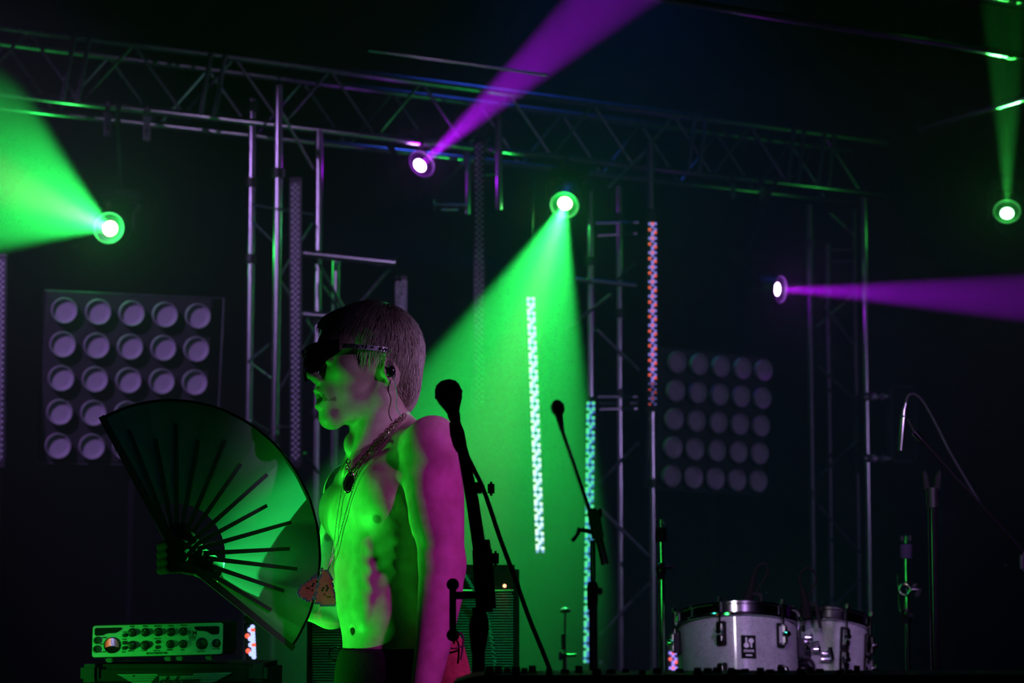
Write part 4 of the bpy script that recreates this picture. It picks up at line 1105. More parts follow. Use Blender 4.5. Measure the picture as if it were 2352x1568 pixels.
slats = [[(272, 1547.6), (363, 1546.6), (368, 1551.0), (283, 1552.4)], [(447, 1545.6), (535, 1543.2), (527, 1548.0), (446, 1550.0)],
         [(284, 1553.4), (524, 1549.4), (517, 1553.6), (291, 1557.4)], [(292, 1558.6), (514, 1554.8), (506, 1558.8), (299, 1562.6)], [(302, 1564.0), (505, 1560.2), (495, 1564.2), (312, 1568.0)],
         [(316, 1569.2), (493, 1565.6), (480, 1569.6), (330, 1573.0)], [(334, 1574.4), (477, 1571.0), (460, 1575), (352, 1578)]]
for s in slats: MB().prism([cp_(x, y) for x, y in s], (0, .004, 0)).build('wing_slat', BADGE, cab, smooth=False)
MB().prism([cp_(x, y, .0195) for x, y in ((268, 1546), (540, 1541.5), (470, 1582), (340, 1584))], (0, .003, 0)).build('badge_back', BLK, cab, smooth=False)
text('lettering', 'Ashdown', 30 * K, mat('badge_black', (.006, .006, .006), .35), cab, cp_(402, 1564, .0245), (R(90), R(-.9), 0), .001, shear=.45, bold=.0006, sx=.98)
for x, y in ((308, 1551), (497, 1547)): MB().cyl(cp_(x, y, .023), cp_(x, y, .0265), .0016, n=10).build('screw', STEEL, cab)
# two small plugs above the amp, behind
# ================================================================== silver-grille combo amplifier behind the performer
YC = 6.25; xa, xb = at(712, 1450, YC).x, at(1184, 1450, YC).x
ca = thing('combo_amplifier', 'wide guitar combo amplifier with silver grille and red pilot light behind the performer', 'amplifier', ((xa + xb) / 2, YC, at(900, 1780, YC).z))
zt_, zg, zb_ = at(900, 1296, YC).z, at(900, 1357, YC).z, at(900, 1780, YC).z
MB().bbox(((xa + xb) / 2, YC + .14, (zt_ + zb_) / 2), (xb - xa + .02, .25, zt_ - zb_), .012).build('cabinet_box', mat('tolex', (.012, .012, .013), .75), ca)
gm = bpy.data.materials.new('silver_grille'); gm.use_nodes = True; nt = gm.node_tree; b = nt.nodes['Principled BSDF']; b.inputs['Roughness'].default_value = .35; b.inputs['Metallic'].default_value = .3
tc = nt.nodes.new('ShaderNodeTexCoord'); wv = nt.nodes.new('ShaderNodeTexWave'); wv.bands_direction = 'Z'; wv.inputs['Scale'].default_value = 46.0; wv.inputs['Distortion'].default_value = .3; wv.inputs['Detail'].default_value = 1
nz = nt.nodes.new('ShaderNodeTexNoise'); nz.inputs['Scale'].default_value = 160; nt.links.new(tc.outputs['Object'], wv.inputs['Vector']); nt.links.new(tc.outputs['Object'], nz.inputs['Vector'])
r1 = nt.nodes.new('ShaderNodeValToRGB'); r1.color_ramp.elements[0].color = (.03, .03, .03, 1); r1.color_ramp.elements[1].color = (.75, .78, .76, 1); r1.color_ramp.elements[0].position = .35; r1.color_ramp.elements[1].position = .8
mxx = nt.nodes.new('ShaderNodeMix'); mxx.data_type = 'RGBA'; mxx.blend_type = 'MULTIPLY'; mxx.inputs['Factor'].default_value = .7
nt.links.new(wv.outputs['Fac'], r1.inputs[0]); nt.links.new(r1.outputs[0], mxx.inputs['A']); nt.links.new(nz.outputs['Color'], mxx.inputs['B']); nt.links.new(mxx.outputs['Result'], b.inputs['Base Color'])
bp = nt.nodes.new('ShaderNodeBump'); bp.inputs['Distance'].default_value = .002; nt.links.new(wv.outputs['Fac'], bp.inputs['Height']); nt.links.new(bp.outputs[0], b.inputs['Normal'])
MB().bbox(((xa + xb) / 2, YC + .01, (zg + zb_) / 2 + .01), (xb - xa - .012, .02, zg - zb_ - .03), .004).build('grille_cloth', gm, ca)
MB().bbox(((xa + xb) / 2, YC + .004, zg + .002), (xb - xa - .01, .012, .004), .001).build('grille_trim', ALU, ca)
pn = MB().prism([(xa + .02, YC + .012, zg + .008), (xb - .02, YC + .012, zg + .008), (xb - .02, YC + .05, zt_ - .006), (xa + .02, YC + .05, zt_ - .006)], (0, .01, 0)).build('control_panel', mat('panel_dark', (.05, .05, .055), .3, .3), ca)
for i in range(9):
    x = xa + .05 + (xb - xa - .12) * i / 8; q = Vector((x, YC + .028, zg + .033))
    MB().lathe([(.010, 0), (.011, .004), (.0075, .006), (.007, .016), (0, .017)], q, (0, -.9, .35), 14).build('knob', BLK, pn)
q = at(1159, 1345, YC - .02)
MB().ball(q, .0045, 10).build('pilot_light', mat('pilot', (.8, .1, .02), .3, emit=(1, .25, .12), estr=5.0), ca)
cs = thing('flight_case', 'black flight case under the combo amplifier', 'case', ((xa + xb) / 2, YC + .14, 0))
MB().bbox(((xa + xb) / 2, YC + .16, zb_ / 2), (xb - xa + .05, .40, zb_ - .004), .01).build('case_box', BLKM, cs)
for sx_ in (-1, 1): MB().box(((xa + xb) / 2 + sx_ * ((xb - xa) / 2 + .02), YC - .035, zb_ / 2), (.02, .012, zb_ - .01)).build('edge_strip', ALUD, cs)
# coiled cable hanging down the front of the combo
cc = thing('guitar_cable', 'twisted green-lit cable hanging down the front of the combo amplifier', 'cable', at(1130, 1400, YC))
base = curve3([at(1108, 1385, YC - .03), at(1118, 1412, YC - .03), at(1126, 1450, YC - .03), at(1134, 1500, YC - .03), at(1140, 1545, YC - .03), at(1142, 1600, YC - .03)], 30)
MB().tube([p + Vector((.0035 * math.cos(i * .9), .0035 * math.sin(i * .9), 0)) for i, p in enumerate(base)], .0022, 6).build('cord', mat('cable_sheath', (.5, .55, .5), .35), cc)
base = curve3([at(1062, 1310, YC - .03), at(1074, 1330, YC - .03), at(1084, 1348, YC - .03), at(1100, 1375, YC - .03), at(1108, 1385, YC - .03)], 24)
MB().tube([p + Vector((.0035 * math.cos(i * .9), .0035 * math.sin(i * .9), 0)) for i, p in enumerate(base)], .0022, 6).build('cord', mat('cable_sheath', (.5, .55, .5), .35), cc)

# ================================================================== microphone stands
def round_base(p, par, r=.12): MB().lathe([(0, .03), (.03, .028), (r * .9, .014), (r, .008), (r, 0)], (p.x, p.y, 0), (0, 0, 1), 28).build('base', BLK, par)
# --- foreground
YM = 3.75; KM = ms(YM)
def mp_(x, y, d=0): q = at(x, y, YM); return Vector((q.x, q.y + d, q.z))
s = thing('microphone_stand', 'black boom microphone stand closest to the camera, in front of the arm', 'microphone stand', (mp_(1098, 1500).x, YM, 0), 'microphone stands')
MB().cyl((mp_(1098, 1500).x, YM, 0), mp_(1099, 1395), 15 * KM, n=16).build('pole', BLK, s)
round_base(mp_(1098, 1500), s)
cl = MB().tube([mp_(1098, 1500), mp_(1099, 1470), mp_(1100, 1440), mp_(1102, 1420), mp_(1104, 1405)], [15 * KM, 20 * KM, 23 * KM, 20 * KM, 14 * KM], 16).build('pole_clutch', BLKM, s)
hb = MB().bbox(mp_(1112, 1330), (46 * KM, 40 * KM, 150 * KM), 8 * KM, Matrix.Rotation(R(-4), 3, 'Y')).build('boom_clutch', BLK, s)
MB().tube([mp_(1106, 1290), mp_(1085, 1150), mp_(1066, 1050), mp_(1052, 985)], [16 * KM, 15 * KM, 13 * KM, 11 * KM], 14).build('boom', BLK, s)
MB().tube([mp_(1112, 1290), mp_(1108, 1240)], [20 * KM, 17 * KM], 14).build('boom_collar', BLKM, s)
kb = MB().cyl(mp_(1125, 1280), mp_(1137, 1281), 9 * KM, n=10).build('knob_stem', BLK, s)
MB().bbox(mp_(1138, 1282), (16 * KM, 22 * KM, 34 * KM), 5 * KM).build('clutch_knob', BLKM, s)
hd = MB().cyl(mp_(1100, 1367), mp_(1048, 1367), 9 * KM, n=10).build('handle_arm', BLK, s)
MB().cyl(mp_(1040, 1345), mp_(1040, 1455), 8 * KM, n=10).build('handle_bar', BLK, hd)
for y in (1342, 1458): MB().ball(mp_(1040, y), 14.5 * KM, 14).build('handle_grip', BLKM, hd)
mc = thing('microphone', 'black vocal microphone with round grille on the foreground stand', 'microphone', mp_(1048, 990))
hd_ = (mp_(1030, 905) - mp_(1047, 972)).normalized()
MB().lathe([(.0, 0), (10 * KM, 0), (13 * KM, 16 * KM), (15 * KM, 26 * KM), (13.5 * KM, 34 * KM)], mp_(1049, 978), hd_, 20).build('body', BLK, mc)
grille = mat('mic_grille', (.10, .10, .11), .14, .9, .3, 900, .25, spec=.9)
MB().lathe([(14 * KM, 30 * KM), (18 * KM, 40 * KM), (29 * KM, 62 * KM), (31.5 * KM, 76 * KM), (30 * KM, 90 * KM), (24 * KM, 102 * KM), (12 * KM, 109 * KM), (0, 110 * KM)], mp_(1049, 978) , hd_, 28).build('grille', grille, mc)
MB().lathe([(31.8 * KM, 71 * KM), (33 * KM, 73 * KM), (33 * KM, 78 * KM), (31.8 * KM, 80 * KM)], mp_(1049, 978), hd_, 28).build('grille_band', BLKG, mc)
MB().tube([mp_(1044, 968), mp_(1050, 995), mp_(1056, 1020), mp_(1060, 1035)], [13 * KM, 17 * KM, 16 * KM, 12 * KM], 14).build('holder', BLKM, mc)
cbl = thing('microphone_cable', 'black cable slanting down from the foreground microphone to the keyboard', 'cable', mp_(1180, 1300))
cpts = [mp_(1060, 1020, .01), mp_(1075, 1050, .01), mp_(1092, 1085, .0), mp_(1108, 1118, -.01), mp_(1125, 1165), mp_(1150, 1240), mp_(1180, 1320), mp_(1212, 1410), mp_(1240, 1480), mp_(1262, 1535), mp_(1278, 1580, .02), mp_(1285, 1640, .05)]
MB().tube(curve3(cpts, 8), 5.2 * KM, 8).build('cord', RUB, cbl)
MB().bbox(mp_(1096, 1120), (34 * KM, 26 * KM, 26 * KM), 6 * KM).build('clip', BLKM, cbl)
MB().bbox(mp_(1128, 1122), (16 * KM, 22 * KM, 32 * KM), 5 * KM).build('clip_knob', BLKM, cbl)
# --- middle stand in front of the green strip
YN = 7.9; KN = ms(YN)
def np_(x, y, d=0): q = at(x, y, YN); return Vector((q.x, q.y + d, q.z))
s = thing('microphone_stand', 'dark boom microphone stand with a T handle before the lit green strip', 'microphone stand', (np_(1364, 1500).x, YN, 0), 'microphone stands')
MB().cyl((np_(1364, 1500).x, YN, 0), np_(1362, 1360), 10 * KN, n=14).build('pole', BLKG, s); round_base(np_(1364, 1500), s, .15)
MB().cyl(np_(1362, 1360), np_(1361, 1240), 6.5 * KN, n=14).build('inner_pole', BLKG, s)
MB().tube([np_(1361, 1400), np_(1361, 1375), np_(1361, 1345), np_(1361, 1335)], [11 * KN, 13 * KN, 13 * KN, 9 * KN], 14).build('pole_clutch', BLKM, s)
MB().bbox(np_(1378, 1357), (12 * KN, 14 * KN, 18 * KN), 3 * KN).build('clutch_knob', BLKM, s)
MB().bbox(np_(1368, 1204), (28 * KN, 24 * KN, 76 * KN), 6 * KN, Matrix.Rotation(R(-10), 3, 'Y')).build('boom_clutch', BLK, s)
MB().cyl(at(1284, 968, 8.5), np_(1360, 1190), 5 * KN, n=10).build('boom', BLKG, s)
MB().cyl(np_(1372, 1220), np_(1390, 1296), 9.5 * KN, n=12).build('counterweight', BLK, s)
hh = MB().cyl(np_(1362, 1222), np_(1336, 1216), 5.5 * KN, n=10).build('handle_arm', BLK, s)
MB().tube([np_(1332, 1212), np_(1326, 1228), np_(1314, 1242)], [6 * KN, 4 * KN, 5 * KN], 8).build('handle_bar', BLK, hh)
MB().bbox(np_(1378, 1178), (10 * KN, 16 * KN, 24 * KN), 3 * KN).build('tilt_knob', BLKM, s)
mc = thing('microphone', 'dim microphone at the tip of the middle boom inside the green beam', 'microphone', at(1284, 970, 8.5))
dd = (at(1272, 900, 8.6) - at(1286, 975, 8.5)).normalized()
MB().lathe([(0, 0), (7 * KN, 0), (9 * KN, 30 * KN), (10 * KN, 48 * KN)], at(1290, 985, 8.5), dd, 16).build('body', BLK, mc)
MB().lathe([(10 * KN, 48 * KN), (17 * KN, 64 * KN), (18 * KN, 78 * KN), (12 * KN, 90 * KN), (0, 94 * KN)], at(1290, 985, 8.5), dd, 18).build('grille', mat('mic_grille'), mc)
# --- right stand with an open holder
YR = 6.2; KR = ms(YR)
def rp_(x, y, d=0): q = at(x, y, YR); return Vector((q.x, q.y + d, q.z))
s = thing('microphone_stand', 'plain black straight stand with a forked top at the right', 'microphone stand', (rp_(2146, 1400).x, YR, 0), 'microphone stands')
MB().cyl((rp_(2146, 1400).x, YR, 0), rp_(2142, 1150), 11 * KR, n=14).build('pole', BLKG, s); round_base(rp_(2146, 1400), s, .15)
MB().cyl(rp_(2142, 1165), rp_(2141, 1120), 14 * KR, n=14).build('collar', BLK, s)
for sg in (-1, 1):
    MB().prism([rp_(2141 + sg * 3, 1126), rp_(2141 + sg * 17, 1124), rp_(2141 + sg * 21, 1090), rp_(2141 + sg * 18, 1078), rp_(2141 + sg * 10, 1092), rp_(2141 + sg * 8, 1110)], (0, .025, 0)).build('fork', RUB, s)
# --- boom reaching in from the right edge, with a slim microphone
YT = 6.6; KT = ms(YT)
def tp_(x, y, d=0): q = at(x, y, YT); return Vector((q.x, q.y + d, q.z))
s = thing('microphone_stand', 'black boom stand reaching in from the right edge over the drums', 'microphone stand', (tp_(2362, 1290).x, YT, 0), 'microphone stands')
MB().cyl((tp_(2362, 1290).x, YT, 0), tp_(2362, 1300), 10 * KT, n=14).build('pole', BLK, s); round_base(tp_(2362, 1290), s, .15)
MB().bbox(tp_(2358, 1290), (30 * KT, 24 * KT, 44 * KT), 6 * KT).build('boom_clutch', BLK, s)
MB().cyl(tp_(2104, 996), tp_(2400, 1322), 5.5 * KT, n=12).build('boom', BLKG, s)
MB().cyl(tp_(2100, 992), tp_(2116, 1010), 7.5 * KT, n=12).build('boom_tip', CHR, s)
MB().bbox(tp_(2310, 1297), (8 * KT, 8 * KT, 8 * KT), 2 * KT).build('cable_clip', BLKG, s)
MB().cyl(tp_(2100, 992), tp_(2084, 962), 3 * KT, n=8).build('shock_arm', BLK, s)
mc = thing('microphone', 'slim violet-lit pencil microphone hanging point down at the right', 'microphone', tp_(2070, 1032))
MB().tube([tp_(2069, 1034), tp_(2072, 1000), tp_(2077, 940), tp_(2079, 934)], [5.5 * KT, 6 * KT, 6 * KT, 4 * KT], 14).build('body', mat('mic_steel', (.55, .55, .58), .28, 1.0), mc)
MB().tube([tp_(2079, 934), tp_(2081, 924)], [4.2 * KT, 3 * KT], 10).build('connector', STEEL, mc)
MB().torus(tp_(2077, 956), (0.08, 0, 1), 7 * KT, 2.5 * KT, 16, 8).build('clip', STEEL, mc)
cbl = thing('microphone_cable', 'thin cable arching from the slim microphone down to the right edge', 'cable', tp_(2200, 1050))
MB().tube(curve3([tp_(2081, 926), tp_(2084, 912), tp_(2092, 905), tp_(2106, 908), tp_(2125, 930), tp_(2150, 975), tp_(2180, 1035), tp_(2215, 1095), tp_(2255, 1160), tp_(2300, 1210), tp_(2345, 1262), tp_(2400, 1330)], 8), 3.2 * KT, 8).build('cord', mat('cable_gloss', (.05, .05, .06), .3), cbl)

# ================================================================== keyboard with knobs in front of the stage
YK = 3.3; KK = ms(YK)
def kp(x, y, d=0): q = at(x, y, YK); return Vector((q.x, q.y + d, q.z))
k0, k1 = kp(1075, 1553), kp(2480, 1553); ctr = (k0 + k1) / 2
kb = thing('keyboard', 'dark keyboard with a row of knobs along the bottom edge of the picture', 'keyboard', (ctr.x, YK, ctr.z - .11))
ko = [kp(1040, 1568), kp(1062, 1560), kp(1085, 1553), kp(1120, 1549.5), kp(2480, 1548), kp(2480, 1640), kp(1040, 1640)]
MB().prism(ko, (0, .20, 0)).build('body', mat('keyboard_body', (.030, .010, .010), .6, 0, .2, 60), kb)
random.seed(11)
xs = [1124, 1144, 1165, 1185, 1205, 1224, 1262, 1300, 1334, 1372, 1408, 1444, 1478, 1516, 1572, 1606, 1634, 1660, 1684, 1704, 1727, 1752, 1780, 1812, 1846, 1874, 1902, 1936, 1964, 1990]
for i, x in enumerate(xs):
    h = random.choice((10, 13, 15, 17)) * KK; r = random.choice((8, 9, 10.5)) * KK
    MB().lathe([(r * 1.1, 0), (r * 1.1, h * .25), (r, h * .3), (r * .92, h), (r * .8, h * 1.05), (0, h * 1.05)], kp(x, 1550, .03 + .03 * (i % 3)), (0, 0, 1), 14).build('knob', BLKM, kb)
ks = thing('keyboard_stand', 'black folding stand carrying the dark keyboard', 'stand', (ctr.x, YK + .1, 0))
zk = kp(1500, 1640).z - .002
for sx_ in (-1, 1):
    xx = ctr.x + sx_ * .25
    MB().cyl((xx - .16, YK + .09, .015), (xx + .16, YK + .11, zk - .018), .015, n=10).build('leg', BLK, ks)
    MB().cyl((xx + .16, YK + .13, .015), (xx - .16, YK + .13, zk - .018), .015, n=10).build('leg', BLK, ks)
for sx_ in (-1, 1): MB().cyl((ctr.x + sx_ * .41, YK - .02, zk - .016), (ctr.x + sx_ * .41, YK + .22, zk - .016), .015, n=10).build('arm', BLK, ks)

# ================================================================== drums
SPK = bpy.data.materials.new('silver_sparkle'); SPK.use_nodes = True; nt = SPK.node_tree; b = nt.nodes['Principled BSDF']; b.inputs['Roughness'].default_value = .38; b.inputs['Coat Weight'].default_value = .6; b.inputs['Coat Roughness'].default_value = .08
tc = nt.nodes.new('ShaderNodeTexCoord'); vo = nt.nodes.new('ShaderNodeTexVoronoi'); vo.inputs['Scale'].default_value = 240; nz = nt.nodes.new('ShaderNodeTexNoise'); nz.inputs['Scale'].default_value = 22
nt.links.new(tc.outputs['Object'], vo.inputs['Vector']); nt.links.new(tc.outputs['Object'], nz.inputs['Vector'])
mxx = nt.nodes.new('ShaderNodeMix'); mxx.data_type = 'RGBA'; mxx.inputs['Factor'].default_value = .5; r1 = nt.nodes.new('ShaderNodeValToRGB')
r1.color_ramp.elements[0].color = (.22, .22, .24, 1); r1.color_ramp.elements[1].color = (.60, .60, .64, 1)
nt.links.new(vo.outputs['Color'], mxx.inputs['A']); nt.links.new(nz.outputs['Fac'], mxx.inputs['B']); nt.links.new(mxx.outputs['Result'], r1.inputs[0]); nt.links.new(r1.outputs[0], b.inputs['Base Color'])
def drum(label, px, py, Y, dia, dep, tilt, lugs, badge=None, roll=0):
    p = at(px, py, Y)
    t = thing('rack_tom', label, 'drum', p, 'rack toms', rot=(R(-tilt), R(roll), 0))
    r = dia / 2
    MB().lathe([(r - .008, 0), (r, -.002), (r, -dep), (r - .008, -dep)], (0, 0, 0), (0, 0, 1), 48, True).build('shell', SPK, t, local=True)
    MB().lathe([(0, .004), (r - .004, .004), (r - .002, 0), (0, 0)], (0, 0, 0), (0, 0, 1), 40).build('drum_head', mat('drum_skin', (.5, .5, .5), .5), t, local=True)
    MB().lathe([(0, -dep), (r - .002, -dep), (r - .004, -dep - .004), (0, -dep - .004)], (0, 0, 0), (0, 0, 1), 40).build('resonant_head', mat('drum_skin'), t, local=True)
    for z0, sg in ((0, 1), (-dep, -1)):
        MB().lathe([(r + .004, -.024 * sg + z0), (r + .012, -.024 * sg + z0), (r + .013, -.018 * sg + z0), (r + .007, -.014 * sg + z0), (r + .007, .008 * sg + z0), (r + .011, .010 * sg + z0), (r + .011, .016 * sg + z0), (r + .004, .016 * sg + z0)], (0, 0, 0), (0, 0, 1), 48, True).build('hoop', CHR, t, local=True)
    for a in lugs:
        dx, dy = math.sin(R(a)), -math.cos(R(a)); rot = Matrix.Rotation(R(a), 3, 'Z')
        for zz in (-.075, -dep + .075):
            lg = MB().bbox((dx * (r + .014), dy * (r + .014), zz), (.020, .026, .058), .005, rot).build('lug', CHR, t, local=True)
            MB().lathe([(.008, -.008), (.011, 0), (.008, .008)], (dx * (r + .03), dy * (r + .03), zz), (dx, dy, 0), 12).build('lug_cap', CHR, lg, local=True)
            MB().bbox((dx * (r + .004), dy * (r + .004), zz), (.030, .006, .072), .003, rot).build('lug_gasket', RUB, lg, local=True)
        MB().cyl((dx * (r + .016), dy * (r + .016), .024), (dx * (r + .016), dy * (r + .016), -.05), .0032, n=8).build('tension_rod', CHR, t, local=True)
        MB().cyl((dx * (r + .016), dy * (r + .016), .016), (dx * (r + .016), dy * (r + .016), .028), .006, n=6).build('rod_head', CHR, t, local=True)
        MB().cyl((dx * (r + .016), dy * (r + .016), -dep - .024), (dx * (r + .016), dy * (r + .016), -dep + .05), .0032, n=8).build('tension_rod', CHR, t, local=True)
    if badge is not None:
        rot = Matrix.Rotation(R(badge), 3, 'Z')
        def bp_(x, z, d=0):     # on the shell face
            v = rot @ Vector((x, -(r + .003 + d), 0)); return (v.x, v.y, z)
        zc_ = -.115
        W2, H2 = .021, .033
        bg = MB().prism([bp_(-W2, zc_ - H2), bp_(W2, zc_ - H2), bp_(W2, zc_ + H2), bp_(-W2, zc_ + H2)], rot @ Vector((0, .008, 0))).build('badge', BLKM, t, local=True, smooth=False)
        LG = mat('badge_print', (.75, .72, .76), .4, emit=None)
        e = rot @ Vector((0, .001, 0))
        def shape(pts): MB().prism([bp_(x, zc_ + z, .0008) for x, z in pts], e).build('emblem', LG, bg, local=True, smooth=False)
        for cx, cz, ex_, ez in ((-.0065, .004, -.0065, .027), (.0075, .017, .0075, -.002)):
            shape([(cx + .0075 * math.cos(R(a)), cz + .0075 * math.sin(R(a))) for a in range(0, 360, 24)])
            shape([(cx - .0022, cz), (cx + .0022, cz), (ex_ + .0022, ez), (ex_ - .0022, ez)])
        shape([(-.009, -.0265), (.009, -.0265), (.009, -.0225), (-.009, -.0225)])
        for s_, z_, sz in (('SONOR', -.0125, .0085),):
            cu = text('lettering', s_, sz, LG, None, (0, 0, 0), None, .0003, bold=.0003, sx=1.0)
            cu.parent = bg; cu.location = bp_(0, zc_ + z_, .001); cu.rotation_euler = (R(90), 0, R(badge))
    return t
D1 = drum('large silver sparkle rack tom with black maker badge', 1692, 1424, 7.1, .345, .27, 13, (-79, -20, 39, 98, 160, 220), badge=5)
D2 = drum('smaller silver sparkle rack tom at the right of the large one', 1908, 1430, 7.35, .225, .22, 15, (-70, 14, 62, 118, 180, 240), roll=5)
# tom holder between the drums
YD = 7.25; KD = ms(YD)
def dp(x, y, d=0): q = at(x, y, YD); return Vector((q.x, q.y + d, q.z))
hlx = dp(1836, 1520)
h = thing('tom_holder', 'chrome and black tom holder hardware between the two rack toms', 'drum hardware', (hlx.x, YD + .02, 0))
MB().cyl((hlx.x, YD + .02, .02), (hlx.x, YD + .02, dp(1836, 1470).z), .016, n=16).build('post', CHR, h)
for a in (90, 210, 330):
    MB().cyl((hlx.x, YD + .02, .30), (hlx.x + .32 * math.cos(R(a)), YD + .02 + .32 * math.sin(R(a)), .012), .010, n=10).build('leg', CHR, h)
MB().bbox(dp(1836, 1500, -.02), (.06, .06, .055), .01).build('clamp_block', CHR, h)
MB().ball(dp(1838, 1538, -.05), .030, 18).build('ball_joint', BLKG, h)
MB().torus(dp(1838, 1534, -.06), (0, 1, .2), .034, .006, 24, 8).build('joint_ring', STEEL, h)
for pts in ([(1836, 1500), (1815, 1478), (1800, 1470)], [(1836, 1500), (1858, 1482), (1880, 1476)]):
    MB().tube([dp(x, y, -.02) for x, y in pts], .0085, 10).build('arm', CHR, h)
for x, y in ((1814, 1458), (1850, 1463), (1806, 1488), (1868, 1490), (1829, 1492), (1888, 1500), (1842, 1473)):
    wn = MB().cyl(dp(x - 6, y, -.05), dp(x + 7, y + 1, -.05), .007, n=10).build('wing_bolt', CHR, h)
    MB().bbox(dp(x + 9, y, -.05), (.008, .012, .026), .003).build('wing', CHR, wn)
for x0, y0, x1, y1 in ((1770, 1425, 1786, 1440), (1812, 1436, 1812, 1462), (1838, 1435, 1840, 1450), (1900, 1485, 1906, 1512), (1842, 1476, 1846, 1494), (1880, 1512, 1906, 1514)):
    MB().cyl(dp(x0, y0, -.06), dp(x1, y1, -.06), .007, n=10).build('rod', CHR, h)
mb_ = MB().bbox(dp(1758, 1462, -.20), (.030, .03, .065), .010, Matrix.Rotation(R(-3), 3, 'Y')).build('suspension_mount', RUB, h)
for pts in ([(1683, 1479), (1686, 1510), (1690, 1552)], [(1927, 1506), (1930, 1522), (1934, 1546)]):  # thin chrome rods shaped after two bright streaks on the toms
    d_ = -.24 if pts[0][0] < 1800 else -.08
    MB().tube([dp(x, y, d_) for x, y in pts], [.0035, .0042, .002], 10).build('streak_rod', CHR, h)
# clip-on drum microphones
def drum_mic(label, pts, loop, Y):
    k = ms(Y)
    def q(x, y): return at(x, y, Y)
    t = thing('drum_microphone', label, 'microphone', q(*pts[0]), 'clip-on drum microphones')
    MB().tube([q(*pts[0]), q(*pts[1])], [13 * k, 12 * k], 12).build('body', BLKM, t)
    MB().tube([q(*pts[1]), q(*pts[2])], [9 * k, 6.5 * k], 12).build('connector', BLKM, t)
    MB().tube(curve3([q(*p) for p in loop], 8), 2.6 * k, 8).build('cable', RUB, t)
    MB().tube([q(*pts[1]), q(pts[1][0] + 24, pts[1][1] + 4), q(pts[1][0] + 34, pts[0][1] + 22)], [5 * k, 6 * k, 4 * k], 8).build('clip_arm', BLK, t)
    MB().ball(q(pts[1][0] + 38, pts[1][1] - 2), 2.6 * k, 8).build('clip_screw', CHR, t)
drum_mic('dark clip-on microphone with looping cable over the large tom', [(1708, 1400), (1722, 1362), (1732, 1318)], [(1732, 1318), (1738, 1304), (1752, 1294), (1763, 1300), (1762, 1316), (1754, 1332), (1744, 1346), (1738, 1362)], 7.0)
drum_mic('dark clip-on microphone with looping cable over the smaller tom', [(1852, 1420), (1850, 1385), (1842, 1352)], [(1842, 1352), (1836, 1330), (1842, 1310), (1858, 1304), (1872, 1316), (1874, 1334), (1866, 1350), (1856, 1372)], 7.2)
# cymbal stands without cymbals
def cym(label, px, Y, ys, sleeve_m, ring=False, base_py=None):
    k = ms(Y)
    def q(x, y, d=0): z = at(x, y, Y); return Vector((z.x, z.y + d, z.z))
    t = thing('cymbal_stand', label, 'cymbal stand', (q(px, 1400).x, Y, 0), 'bare cymbal stands')
    y0 = ys
    wn = MB().cyl(q(px, y0 + 16), q(px, y0 - 2), 3.4 * k, n=10).build('threaded_tip', CHR, t)
    for sg in (-1, 1): MB().bbox(q(px + sg * 9, y0 + 4), (7 * k, 6 * k, 13 * k), 2 * k).build('wing', CHR, wn)
    MB().lathe([(0, -16 * k), (12 * k, -16 * k), (13.5 * k, -12 * k), (13.5 * k, 12 * k), (12 * k, 16 * k), (0, 16 * k)], q(px, y0 + 34), (0, 0, 1), 18).build('felt', sleeve_m, t)
    MB().cyl(q(px, y0 + 50), q(px + 1, y0 + 104), 4.6 * k, n=12).build('rod', CHR, t)
    if ring:
        MB().torus(q(px - 5, y0 + 122, -.02), (.25, 1, 0), 12 * k, 3.6 * k, 24, 10).build('tilter_ring', CHR, t)
        MB().cyl(q(px, y0 + 122), q(px + 26, y0 + 121), 5 * k, n=10).build('tilter_bolt', CHR, t)
        MB().bbox(q(px + 28, y0 + 128), (10 * k, 8 * k, 22 * k), 3 * k, Matrix.Rotation(R(25), 3, 'Y')).build('wing', CHR, t)
        MB().bbox(q(px + 20, y0 + 112), (14 * k, 8 * k, 9 * k), 3 * k, Matrix.Rotation(R(-30), 3, 'Y')).build('wing', CHR, t)
        MB().cyl(q(px - 18, y0 + 84), q(px - 14, y0 + 172), 2.4 * k, n=8).build('boom_rod', CHR, t)
        MB().tube([q(px, y0 + 165), q(px + 1, y0 + 180), q(px + 1, y0 + 200)], [12 * k, 14 * k, 10 * k], 14).build('collar', BLKG, t)
        MB().bbox(q(px + 8, y0 + 182, -.02), (12 * k, 8 * k, 10 * k), 2 * k).build('wing', CHR, t)
    else:
        MB().lathe([(4 * k, -20 * k), (9 * k, -16 * k), (13 * k, 4 * k), (12 * k, 12 * k), (7 * k, 20 * k)], q(px, y0 + 118), (0, 0, 1), 16).build('tilter', BLKG, t)
        MB().cyl(q(px - 8, y0 + 110, -.02), q(px + 26, y0 + 109, -.02), 3 * k, n=8).build('tilter_bolt', CHR, t)
        MB().bbox(q(px + 28, y0 + 108, -.02), (7 * k, 6 * k, 12 * k), 2 * k).build('wing', CHR, t)
    b0 = q(px + 2, y0 + 135)
    MB().cyl((b0.x, Y, .30), b0, 6 * k, n=14).build('tube', CHR, t)
    MB().cyl((b0.x, Y, .12), (b0.x, Y, .75), 8.5 * k, n=14).build('lower_tube', CHR, t)
    for a in (30, 150, 270): MB().cyl((b0.x, Y, .32), (b0.x + .3 * math.cos(R(a)), Y + .3 * math.sin(R(a)), .012), .009, n=8).build('leg', CHR, t)
    return t
cym('bare cymbal stand with black felt left of the large tom', 1518, 7.0, 1194, mat('felt_black', (.01, .01, .01), .95, spec=.1))
cym('bare cymbal stand with ring tilter right of the drums', 2081, 7.5, 1232, mat('felt_violet', (.05, .03, .09), .9), ring=True)
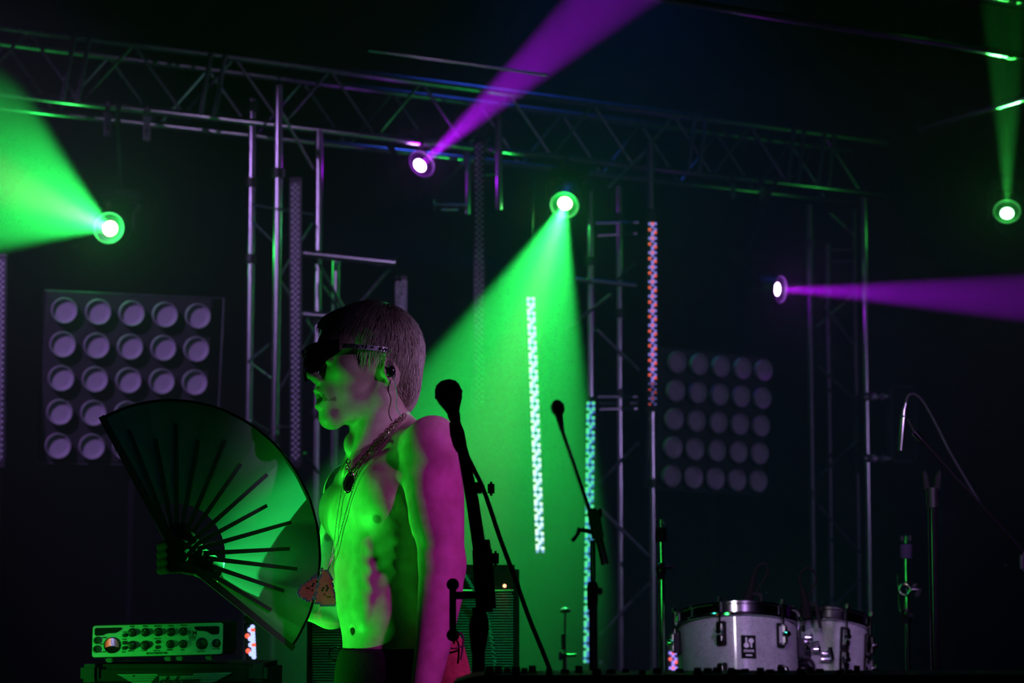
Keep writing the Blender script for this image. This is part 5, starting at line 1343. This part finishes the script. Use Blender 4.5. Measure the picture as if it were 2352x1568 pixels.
# hi-hat stand low in the green beam
YH = 8.6; KH = ms(YH)
def hp(x, y, d=0): q = at(x, y, YH); return Vector((q.x, q.y + d, q.z))
t = thing('hi_hat_stand', 'small chrome hi-hat stand low in the green beam beside the lit strip', 'cymbal stand', (hp(1296, 1500).x, YH, 0))
MB().cyl((hp(1297, 1500).x, YH, .02), hp(1297, 1500), 6 * KH, n=12).build('tube', CHR, t)
MB().cyl(hp(1297, 1510), hp(1298, 1400), 2.6 * KH, n=10).build('pull_rod', CHR, t)
MB().lathe([(0, -4 * KH), (13 * KH, -2 * KH), (14 * KH, 3 * KH), (8 * KH, 8 * KH), (0, 9 * KH)], hp(1298, 1404), (0, 0, 1), 18).build('clutch_disc', CHR, t)
MB().cyl(hp(1293, 1455), hp(1294, 1492), 5 * KH, n=12).build('clutch', CHR, t)
MB().cyl(hp(1286, 1506), hp(1324, 1504), 4 * KH, n=10).build('seat_bar', CHR, t)
MB().bbox(hp(1287, 1506), (8 * KH, 10 * KH, 22 * KH), 2 * KH).build('wing', CHR, t)
for a in (30, 150, 270): MB().cyl((hp(1297, 1500).x, YH, .32), (hp(1297, 1500).x + .3 * math.cos(R(a)), YH + .3 * math.sin(R(a)), .012), .009, n=8).build('leg', CHR, t)

# ================================================================== clamped loudspeaker on the right tower
YB_ = 12.6
sp_ = thing('wall_loudspeaker', 'dark grey box loudspeaker clamped beside the right truss tower', 'speaker', at(2076, 1060, YB_))
pA, pB = at(2048, 886, YB_), at(2106, 1060, YB_)
MB().bbox(((pA.x + pB.x) / 2, YB_ + .10, (pA.z + pB.z) / 2), (pB.x - pA.x, .20, pA.z - pB.z), .008).build('enclosure', mat('grey_box', (.05, .05, .055), .6, 0, .2, 40), sp_)
MB().bbox(((pA.x + pB.x) / 2, YB_ - .004, (pA.z + pB.z) / 2), (pB.x - pA.x - .012, .006, pA.z - pB.z - .012), .002).build('front_grille', mat('grille_black'), sp_)
for yy in (911, 1053):
    c_ = at(2015, yy, YB_)
    br = MB().cyl(at(1985, yy, YB_ + .05), at(2050, yy, YB_ + .05), .010, n=12).build('clamp_arm', STEEL, sp_)
    for dx_, dz_, rr in ((-10, -5, .010), (-10, 5, .010), (-3, -6, .012), (-3, 6, .012), (14, -5, .009), (14, 5, .009), (22, 0, .014)):
        MB().ball(at(2013 + dx_, yy + dz_, YB_ - .0), rr, 10).build('bolt', CHR if dx_ < 0 else STEEL, br)
